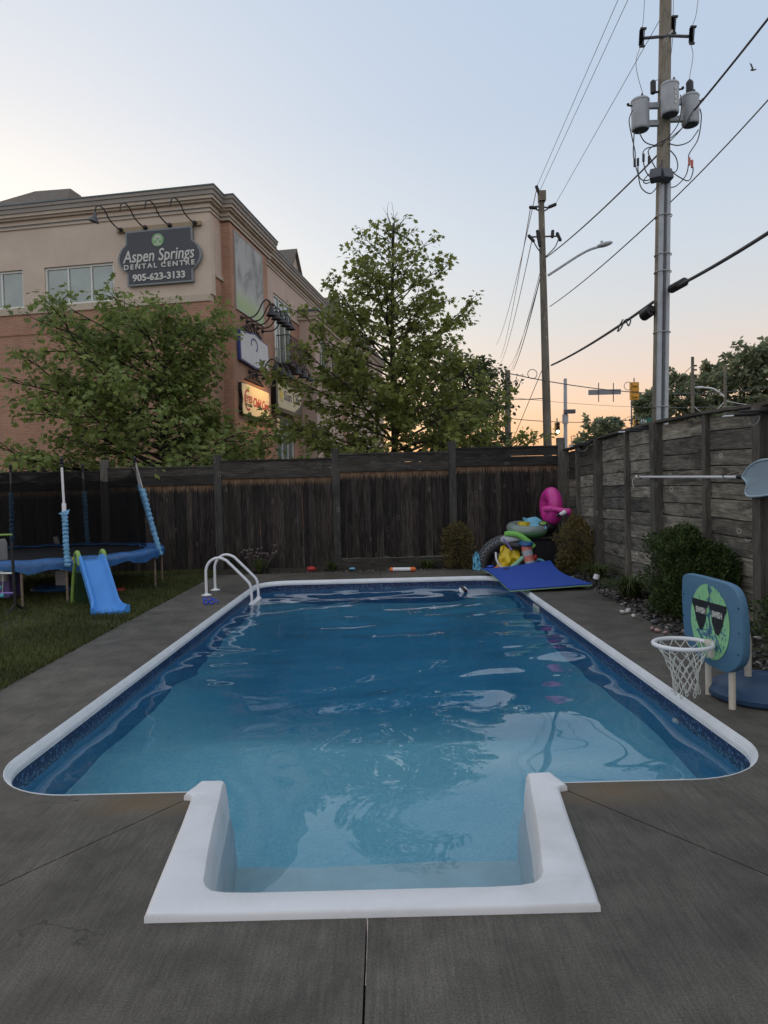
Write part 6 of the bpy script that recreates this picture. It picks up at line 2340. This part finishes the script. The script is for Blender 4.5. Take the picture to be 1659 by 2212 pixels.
for dx in (-.085, .075):
    MB().tube([on1(1060, dx, -.16), on1(690, dx, -.15), on1(400, dx * .9, -.14)], .062, 12).build('cable_guard', M_['grey_paint'], p1, smooth=50)
MB().tube([on1(1060, -.005, -.20), on1(690, -.005, -.19), on1(400, -.005, -.175)], .030, 8).build('guard_cable', M_['dark_grey'], p1, smooth=50)
for py in (470, 553, 590, 720, 880):
    MB().torus(.20, .012, Matrix.Translation(on1(py, 0, -.05)) @ Matrix.Diagonal((.95, 1, 1, 1)), seg=20, tseg=6).build('strap', M_['steel'], p1, smooth=60)
for (px, py, dy, w_, hh) in ((1383, 247, 0.0, 37, 66), (1447, 213, -.32, 36, 66), (1491, 237, .05, 36, 64)):
    c = at(px, py, 17 + dy)
    r_ = w_ / FPX * 17 / 2
    h_ = hh / FPX * 17
    tf = thing('transformer', {1383: 'left grey pole transformer hanging on the utility pole', 1447: 'middle grey transformer in front of the utility pole with stencilled number', 1491: 'right grey pole transformer hanging on the utility pole'}[px], 'transformer', c - Vector((0, 0, h_ / 2)), 0, 'grey pole transformers')
    TM = Matrix.Translation(c - Vector((0, 0, h_ / 2)))
    MB().lathe([(r_ * .90, 0), (r_ * .98, .02), (r_, .05), (r_, h_ * .88), (r_ * 1.05, h_ * .885), (r_ * 1.05, h_ * .92), (r_ * .95, h_ * .96), (r_ * .5, h_)], 26, TM).build('tank', M_['grey_paint'], tf, smooth=35)
    MB().lathe([(r_ * .86, -.012), (r_ * .86, 0.0)], 24, TM).build('tank_base', M_['dark_grey'], tf)
    bx_ = .10 if px != 1383 else .05
    MB().lathe([(.035, h_ * .94), (.05, h_ * 1.0), (.032, h_ * 1.03), (.05, h_ * 1.06), (.032, h_ * 1.09), (.02, h_ * 1.16)], 10, TM @ Matrix.Translation((bx_, 0, 0))).build('bushing', M_['dark_grey'], tf, smooth=40)
    sgn = {1383: -1, 1447: 1, 1491: 1}[px]
    MB().tube([c + Vector((sgn * r_ * .9, -.03, h_ * .25)), c + Vector((sgn * (r_ + .09), -.03, h_ * .27))], .022, 8).ball(c + Vector((sgn * (r_ + .09), -.03, h_ * .30)), .035, 8, 6).build('terminal', M_['black_metal'], tf, smooth=50)
    q = on1(py)
    if dy > -.2:
        s = 1 if px > 1430 else -1
        for zz in (.26, -.30):
            MB().box((min(c.x, q.x), 16.95 + dy, c.z + h_ * zz - .06), (max(c.x, q.x), 17.05 + dy, c.z + h_ * zz + .06)).build('bracket', M_['grey_paint'], tf)
    else:
        MB().box((c.x - .12, 16.7, c.z - .30), (c.x + .05, 16.95, c.z + .2)).build('bracket', M_['grey_paint'], tf)
        st = MB()
        for k in range(4):
            m2 = text_mb('6150'[k], .10, Matrix.Translation((c.x + .05, c.y - r_ - .012, c.z + .14 - .11 * k)) @ Matrix.Rotation(math.pi / 2, 4, 'X'), .002, bold=.004)
            st.add(m2.v, m2.f)
        st.build('stencil', M_['sign_pale'], tf)
    if px == 1491:
        MB().lathe([(.05, 0), (.085, .02), (.085, .26), (.06, .30), (.02, .34)], 12, Matrix.Translation(at(1490, 203, 17.0))).build('arrester', M_['black_metal'], tf, smooth=40)
MB().lathe([(.04, 0), (.065, .02), (.065, .28), (.03, .32)], 12, Matrix.Translation(at(1411, 203, 16.95))).build('arrester', M_['black_metal'], p1, smooth=40)
MB().tube([at(1411, 200, 16.95), on1(197)], .025, 6).build('arrester_arm', M_['black_metal'], p1)
# cross arm with cut-outs
MB().tube([at(1386, 83, 17), on1(86, 0, -.13)], .035, 8).build('cross_arm', M_['dark_grey'], p1)
MB().tube([at(1493, 79, 17), on1(85, 0, -.13)], .035, 8).build('cross_arm', M_['dark_grey'], p1)
for (pa, pb_) in (((1386, 62), (1384, 100)), ((1494, 58), (1492, 94)), ((1454, 36), (1452, 72))):
    a, b = at(*pa, 16.95), at(*pb_, 16.95)
    co = MB().tube([a, b], .018, 8)
    for k in range(9):
        p = a.lerp(b, .1 + .8 * k / 8)
        co.lathe([(.02, -.012), (.055, 0), (.02, .012)], 10, Matrix.Translation(p))
    co.tube([a + Vector((.07, 0, 0)), b + Vector((.06, 0, .0))], .012, 6)
    co.cbox(a + Vector((.04, 0, 0)), (.14, .05, .04)).cbox(b + Vector((.03, 0, 0)), (.12, .05, .04))
    co.build('cutout_fuse', M_['black_metal'], p1, smooth=40)
MB().tube([on1(88, 0, -.12), at(1452, 66, 16.9)], .03, 6).build('cutout_arm', M_['steel'], p1)
# flood light boxes
for px, yaw in ((1417, -.5), (1438, .25)):
    c = at(px, 379, 16.72)
    MB().cbox((0, 0, 0), (.26, .22, .26), Matrix.Translation(c) @ Matrix.Rotation(yaw, 4, 'Z') @ Matrix.Rotation(R(-18), 4, 'X')).build('cable_box', M_['dark_grey'], p1, bevel=.03, smooth=40)


def cable(name, pts, r_, mt='wire', parent=None, n=6, label=None, cat='cable', group=None):
    o = MB().tube(smooth_pts(pts, n), r_, 6).build(name, M_[mt], parent, smooth=70)
    if label: tag(o, label, cat, group)
    return o


A17 = lambda px, py, d=-.15: at(px, py, 17 + d)
loops = [
    [(1367, 238), (1359, 260), (1366, 300), (1372, 330), (1371, 352)], [(1380, 285), (1395, 308), (1425, 314), (1440, 300)], [(1370, 285), (1368, 330), (1372, 355), (1378, 375), (1385, 405), (1405, 418), (1422, 400)],
    [(1378, 352), (1380, 380), (1392, 390), (1415, 385)], [(1422, 315), (1398, 320), (1389, 330), (1390, 350), (1396, 372), (1410, 388)], [(1440, 300), (1405, 320), (1402, 335), (1420, 370), (1432, 385)],
    [(1512, 235), (1515, 255), (1508, 300), (1490, 330), (1488, 342), (1494, 350)], [(1509, 280), (1490, 305), (1465, 314), (1445, 310)], [(1488, 348), (1482, 378), (1460, 402), (1440, 404), (1428, 400)],
    [(1495, 352), (1497, 370), (1488, 390), (1470, 384), (1449, 370)], [(1448, 325), (1460, 340), (1464, 360), (1458, 372), (1448, 368)], [(1470, 205), (1472, 230), (1466, 265), (1450, 290), (1440, 302)],
    [(1490, 258), (1470, 280), (1446, 300)], [(1500, 235), (1475, 275), (1448, 304)], [(1430, 345), (1425, 360), (1400, 378), (1390, 392), (1398, 396), (1412, 388)]]
for lp in loops:
    cable('drop_cable', [A17(x, y) for x, y in lp], .013, 'wire', p1)
for x, y in ((1371, 352), (1378, 350), (1390, 341), (1402, 345), (1489, 349), (1495, 354)):
    MB().tube([A17(x, y - 8, -.16), A17(x, y + 8, -.16)], .03, 8).build('splice', M_['black_metal' if x < 1450 else 'coral'], p1, smooth=50)
for lp in ([(1394, -40), (1390, 40), (1386, 62)], [(1384, 100), (1374, 130), (1378, 165), (1391, 210)], [(1512, -40), (1504, 30), (1494, 58)], [(1492, 95), (1497, 120), (1490, 165), (1488, 185)], [(1455, -20), (1454, 36)], [(1454, 74), (1449, 120), (1440, 150)], [(1411, 182), (1416, 174), (1428, 172)]):
    cable('jumper', [A17(x, y, -.05) for x, y in lp], .007, 'wire_light', p1)

p2 = thing('utility_pole', 'farther wooden utility pole carrying a street lamp arm at its middle', 'utility pole', (at(1184, 1050, 30).x, 30, 0))
b2, t2 = at(1186, 1053, 30), at(1168.5, 417, 30)
b2.z = 0
MB().tube([b2, b2.lerp(t2, .5), t2], [.19, .16, .12], 14).build('pole', M_['pole_wood'], p2, smooth=60)


def A30(px, py, d=0.0): return at(px, py, 30 + d)


MB().box(A30(1165, 432, -.2), A30(1176, 417, .1)).build('pole_cap', M_['pole_wood'], p2)
am = MB()
am.tube([A30(1168, 447), A30(1158, 446), A30(1146, 450)], .035, 6).tube([A30(1170, 458), A30(1158, 452)], .03, 6)
am.tube([A30(1172, 447), A30(1184, 449), A30(1198, 443)], .035, 6).tube([A30(1172, 458), A30(1184, 451)], .03, 6)
am.tube([A30(1146, 512), A30(1206, 510)], .035, 6)
am.build('cross_arm', M_['dark_grey'], p2)
ins = MB()
for (xa, ya, xb, yb) in ((1159, 404, 1165, 419), (1146, 448, 1157, 449), (1187, 447, 1199, 442), (1143, 510, 1152, 520), (1204, 505, 1210, 518), (1161, 500, 1163, 515), (1194, 500, 1193, 511), (1164, 518, 1166, 530)):
    a, b = A30(xa, ya, -.1), A30(xb, yb, -.1)
    for k in range(5):
        ins.ball(a.lerp(b, k / 4), .075, 8, 5)
    ins.tube([a, b], .03, 6)
ins.build('insulator', M_['black_metal'], p2, smooth=60, kind='stuff')
for lp in ([(1152, 520), (1160, 535), (1172, 550)], [(1166, 530), (1170, 545)], [(1206, 518), (1198, 535), (1178, 555)]):
    cable('jumper', [A30(x, y, -.1) for x, y in lp], .025, 'wire', p2)
lampo = thing('street_lamp', 'grey cobra head street lamp on a long arm of the farther pole', 'street lamp', A30(1184, 595))
cable('arm', [A30(1184, 595), A30(1210, 578), A30(1250, 552), A30(1275, 539), A30(1298, 532)], .055, 'grey_paint', lampo)
MB().ball((0, 0, 0), (.36, .17, .10), 16, 8, Matrix.Translation(A30(1306, 528)) @ Matrix.Rotation(R(-14), 4, 'Y')).build('lamp_head', M_['grey_paint'], lampo, smooth=60)
MB().lathe([(.06, 0), (.06, .10)], 10, Matrix.Translation(A30(1300, 526))).build('photo_cell', M_['grey_paint'], lampo)

# overhead lines; each runs between its two fixing points in the place
top1 = lambda dx, dz: Vector((top.x + dx, 17.0, top.z + dz))
lines = [
    ('bare wire from the farther pole tip up over the near pole, left one', A30(1161, 400, -.1), at(1348, -30, 21), .010, 'wire_light', .0),
    ('bare wire from the farther pole tip up over the near pole, right one', A30(1166, 412, -.1), at(1370, -30, 21), .010, 'wire_light', .0),
    ('bare line wire from the farther cross arm to the near pole top', A30(1199, 442, -.1), at(1470, -36, 18), .010, 'wire_light', .0),
    ('thick black cable from the farther pole to the near transformers', A30(1180, 556, -.2), at(1430, 325, 16.9), .022, 'wire', .12),
    ('thick black cable from the near transformers up to the right edge', at(1500, 238, 16.9), at(1700, -12, 12.5), .024, 'wire', .02),
    ('thin cable from the near pole side up to the right edge', at(1448, 437, 16.85), at(1700, 170, 12.5), .014, 'wire_light', .05),
    ('thin cable from the farther pole to the near pole under the lamp arm', A30(1188, 662, -.15), at(1418, 468, 16.9), .016, 'wire', .10),
    ('heavy telephone cable from the farther pole to the near pole', A30(1191, 789, -.15), at(1412, 652, 16.85), .036, 'wire', .10),
    ('heavy telephone cable from the near pole to the right edge', at(1444, 628, 16.85), at(1710, 470, 12.0), .036, 'wire', .05),
    ('left receding line wire falling behind the tall maple', A30(1161, 400, -.1), at(1072, 745, 85), .018, 'wire_light', .9),
    ('second receding line wire falling behind the tall maple', A30(1146, 449, -.1), at(1080, 775, 95), .018, 'wire_light', .9),
    ('third receding line wire falling behind the tall maple', A30(1150, 514, -.1), at(1078, 790, 95), .018, 'wire_light', .9),
    ('dark receding cable left of the farther pole', A30(1174, 570, -.15), at(1108, 800, 70), .026, 'wire', .5),
    ('thin receding cable left of the farther pole', A30(1170, 575, -.15), at(1104, 800, 70), .014, 'wire_light', .4),
    ('slack receding wire left of the farther pole', A30(1170, 590, -.1), at(1090, 800, 80), .014, 'wire_light', 1.0),
    ('guy wire from the farther pole down to the thin pole', A30(1183, 770, -.1), at(1104, 960, 38), .016, 'wire', 0),
    ('upper span wire across the street holding the traffic lights', at(1096, 806, 40), at(1700, 828, 52), .028, 'wire', .95),
    ('lower span wire across the street below the street name blade', at(1100, 858, 40), at(1700, 868, 52), .012, 'wire_light', .5),
    ('span wire holding the two green traffic lights', at(1100, 904, 46), at(1420, 900, 58), .026, 'wire', .35),
    ('straight cable between the thin pole and the farther pole', at(1100, 863, 38), at(1184, 860, 30), .022, 'wire', .02),
    ('far wire running down the street, upper', at(1495, 790, 62), at(1298, 915, 130), .03, 'wire_light', 1.5),
]
for lb, a, b, r_, mt, s in lines:
    tag(MB().tube(sag(a, b, s), r_, 6).build('overhead_wire', M_[mt], smooth=70), lb, 'wire', 'overhead wires')
# splice cases and slack loops on the telephone cable
def spl(label, a, b, r_):
    t = thing('splice_case', label, 'cable splice', a)
    m_ = MB().tube([a, a.lerp(b, .08), a.lerp(b, .12), a.lerp(b, .88), a.lerp(b, .92), b], [r_ * .5, r_ * .55, r_, r_, r_ * .55, r_ * .5], 12)
    m_.build('case', M_['black_plastic'], t, smooth=40)
    return t


spl('black splice case hanging under the cable right of the near pole', at(1446, 627, 16.75), at(1484, 606, 16.1), .10)
spl('short black splice case under the cable left of the near pole', at(1388, 684, 17.3), at(1410, 668, 16.9), .13)
tag(MB().tube(smooth_pts([at(1346, 690, 18.5), at(1340, 700, 18.5), at(1334, 716, 18.5), at(1342, 708, 18.5), at(1350, 692, 18.4), at(1362, 690, 18.3), at(1358, 704, 18.3), at(1352, 692, 18.3)], 5), .018, 6).build('slack_loop', M_['wire'], smooth=60), 'slack cable loops tied under the heavy telephone cable', 'cable loop')

# smaller poles down the street
def small_pole(label, px, ytop, Y, r_, mt='pole_wood', name='utility_pole'):
    t = thing(name, label, 'utility pole', (at(px, 1050, Y).x, Y, 0), 0, 'thin poles down the street')
    a, b = at(px, 1050, Y), at(px, ytop, Y)
    a.z = 0
    MB().tube([a, b], [r_ * 1.15, r_ * .85], 10).build('pole', M_[mt], t, smooth=60)
    return t


small_pole('thin grey pole rising from the right side of the dark street tree', 1096.5, 800, 39, .17)
q = small_pole('slim steel signal pole with a camera box right of the farther wooden pole', 1221, 818, 47, .13, 'grey_paint')
MB().cbox(at(1230, 889, 46.8), (.75, .3, .26), None).build('camera_box', M_['dark_grey'], q, bevel=.03)
MB().tube([at(1221, 905, 47) - Vector((0, 0, .3)), at(1221, 905, 47) + Vector((0, 0, .3))], .2, 10).build('collar', M_['grey_paint'], q)
q = small_pole('brown wooden pole before the far trees on the right', 1496, 771, 62, .15)
ins = MB()
for y in (790, 799, 812): ins.tube([at(1496, y, 62), at(1505, y, 62)], .08, 6)
ins.build('bracket', M_['black_metal'], q)
small_pole('grey wooden pole half hidden among the far trees', 1566, 788, 62, .13)
small_pole('thin pole carrying the back of the yellow signal head', 1364, 865, 56, .06, 'dark_grey')
small_pole('distant pole with small lamp left of the bushy far trees', 1298, 904, 130, .16)
small_pole('second distant pole down the street', 1261, 928, 190, .18)
small_pole('third distant pole down the street', 1247, 936, 240, .18)
small_pole('fourth distant pole down the street', 1234, 942, 300, .18)
fl2 = thing('street_lamp', 'pale far street lamp arm curving over before the far trees', 'street lamp', at(1566, 850, 62))
cable('arm', [at(1566, 858, 62), at(1545, 842, 62), at(1530, 838, 62), at(1512, 837, 62)], .085, 'white_metal', fl2)
MB().ball(at(1512, 837, 62), (.45, .18, .11), 10, 6).build('lamp_head', M_['white_metal'], fl2, smooth=60)
tag(MB().tube(sag(at(1566, 865, 62), at(1700, 870, 58), .3), .03, 6).build('overhead_wire', M_['white_metal'], smooth=60), 'pale wire crossing in front of the far trees at right', 'wire', 'overhead wires')
tag(MB().tube(sag(at(1497, 875, 62), at(1566, 865, 62), .9), .03, 6).build('overhead_wire', M_['white_metal'], smooth=60), 'pale slack wire between the two thin poles at right', 'wire', 'overhead wires')

# traffic lights
M_['signal_yellow'] = plain('signal_yellow', (.62, .30, .02), .5, var=.08)
M_['signal_green'] = plain('signal_green', (.5, .9, .75), .3, emit=((.62, 1.0, .88), 5.0))
M_['lens_dark'] = plain('lens_dark', (.02, .018, .015), .3)


def signal(label, px, py, Y, wpx, hpx, front=True):
    c = at(px, py, Y)
    t = thing('traffic_light', label, 'traffic light', c, 0, 'traffic lights over the street')
    w_, h_ = wpx / FPX * Y, hpx / FPX * Y
    MB().cbox(c, (w_, .22, h_)).build('housing', M_['signal_yellow'], t, bevel=.03)
    for k in range(3):
        z = c.z + h_ * (.31 - .31 * k)
        if front:
            r_ = w_ * .27
            MB().lathe([(r_, 0), (r_, .02)], 14, Matrix.Translation((c.x, c.y - .11, z)) @ Matrix.Rotation(math.pi / 2, 4, 'X')).build('lens', M_['signal_green'] if k == 2 else M_['lens_dark'], t)
            MB().torus(r_ * 1.15, .035, Matrix.Translation((c.x, c.y - .20, z)) @ Matrix.Rotation(math.pi / 2, 4, 'X'), 0, math.pi, 12, 6, rz=.10).build('visor', M_['black_plastic'], t)
        else:
            MB().tube([(c.x - w_ * .28, c.y - .13, z), (c.x + w_ * .28, c.y - .13, z)], w_ * .16, 8).build('back_ridge', M_['signal_yellow'], t, smooth=60)
    MB().tube([(c.x, c.y, c.z + h_ / 2), (c.x, c.y, c.z + h_ / 2 + .3)], .04, 6).build('hanger', M_['dark_grey'], t)


signal('yellow traffic light seen from behind hanging at the span wire', 1370, 845, 50, 19, 38, False)
signal('green lit traffic light hanging left of the small spruce', 1203.5, 925, 49, 11, 24)
signal('green lit traffic light hanging just left of the big pole', 1374, 919, 54, 12, 26)
sb = thing('street_name_board', 'blank back of a long grey street name board hung under the span wire', 'street sign', at(1306, 847, 46))
MB().cbox(at(1306, 847, 46), (2.1, .06, .33)).build('board', M_['sign_edge'], sb, bevel=.01)
for px in (1293, 1325):
    MB().tube([at(px, 827, 45.95), at(px, 868, 45.95)], .03, 6).build('hanger', M_['dark_grey'], sb)
gs = thing('street_name_sign', 'green street name sign with white letters peeking left of the big pole', 'street sign', at(1390, 909, 57))
M_['road_green'] = plain('road_green', (.01, .13, .09), .5)
MB().cbox(at(1392, 909, 57), (1.3, .05, .42)).build('plate', M_['road_green'], gs)
c_ = at(1390, 909, 57)
text_mb('Ha', .42, Matrix.Translation((c_.x + .0, 56.96, c_.z)) @ Matrix.Rotation(math.pi / 2, 4, 'X'), .004, bold=.012).build('lettering', M_['sign_pale'], gs)
MB().tube([at(1365, 912, 57), at(1400, 916, 57)], .05, 6).build('arm', M_['steel'], gs)
for (px, py, Y, lb) in ((1357, 834, 46, 'round cable loop beside the yellow signal back'), (1150, 808, 40, 'round cable loop on the span wire behind the farther pole')):
    tag(MB().torus(.26, .02, Matrix.Translation(at(px, py, Y)) @ Matrix.Rotation(math.pi / 2, 4, 'X'), seg=22, tseg=6).build('cable_loop', M_['wire'], smooth=60), lb, 'cable loop')

# a bird high at the right
bd = at(1626, 151, 45)
bm_ = MB()
bm_.ball(bd, (.16, .07, .06), 10, 6)
bm_.add([bd + Vector((-.05, 0, .03)), bd + Vector((.07, 0, .03)), bd + Vector((-.10, -.1, .30)), bd + Vector((-.28, -.15, .36))], [(0, 1, 2, 3)])
bm_.add([bd + Vector((-.05, 0, .03)), bd + Vector((.07, 0, .03)), bd + Vector((.22, .1, .14)), bd + Vector((.34, .12, .06))], [(0, 1, 2, 3)])
bm_.add([bd + Vector((.10, -.03, 0)), bd + Vector((.10, .03, 0)), bd + Vector((.26, 0, -.02))], [(0, 1, 2)])
tag(bm_.build('bird', M_['dark_grey']), 'small dark bird flying high right of the utility pole', 'bird')
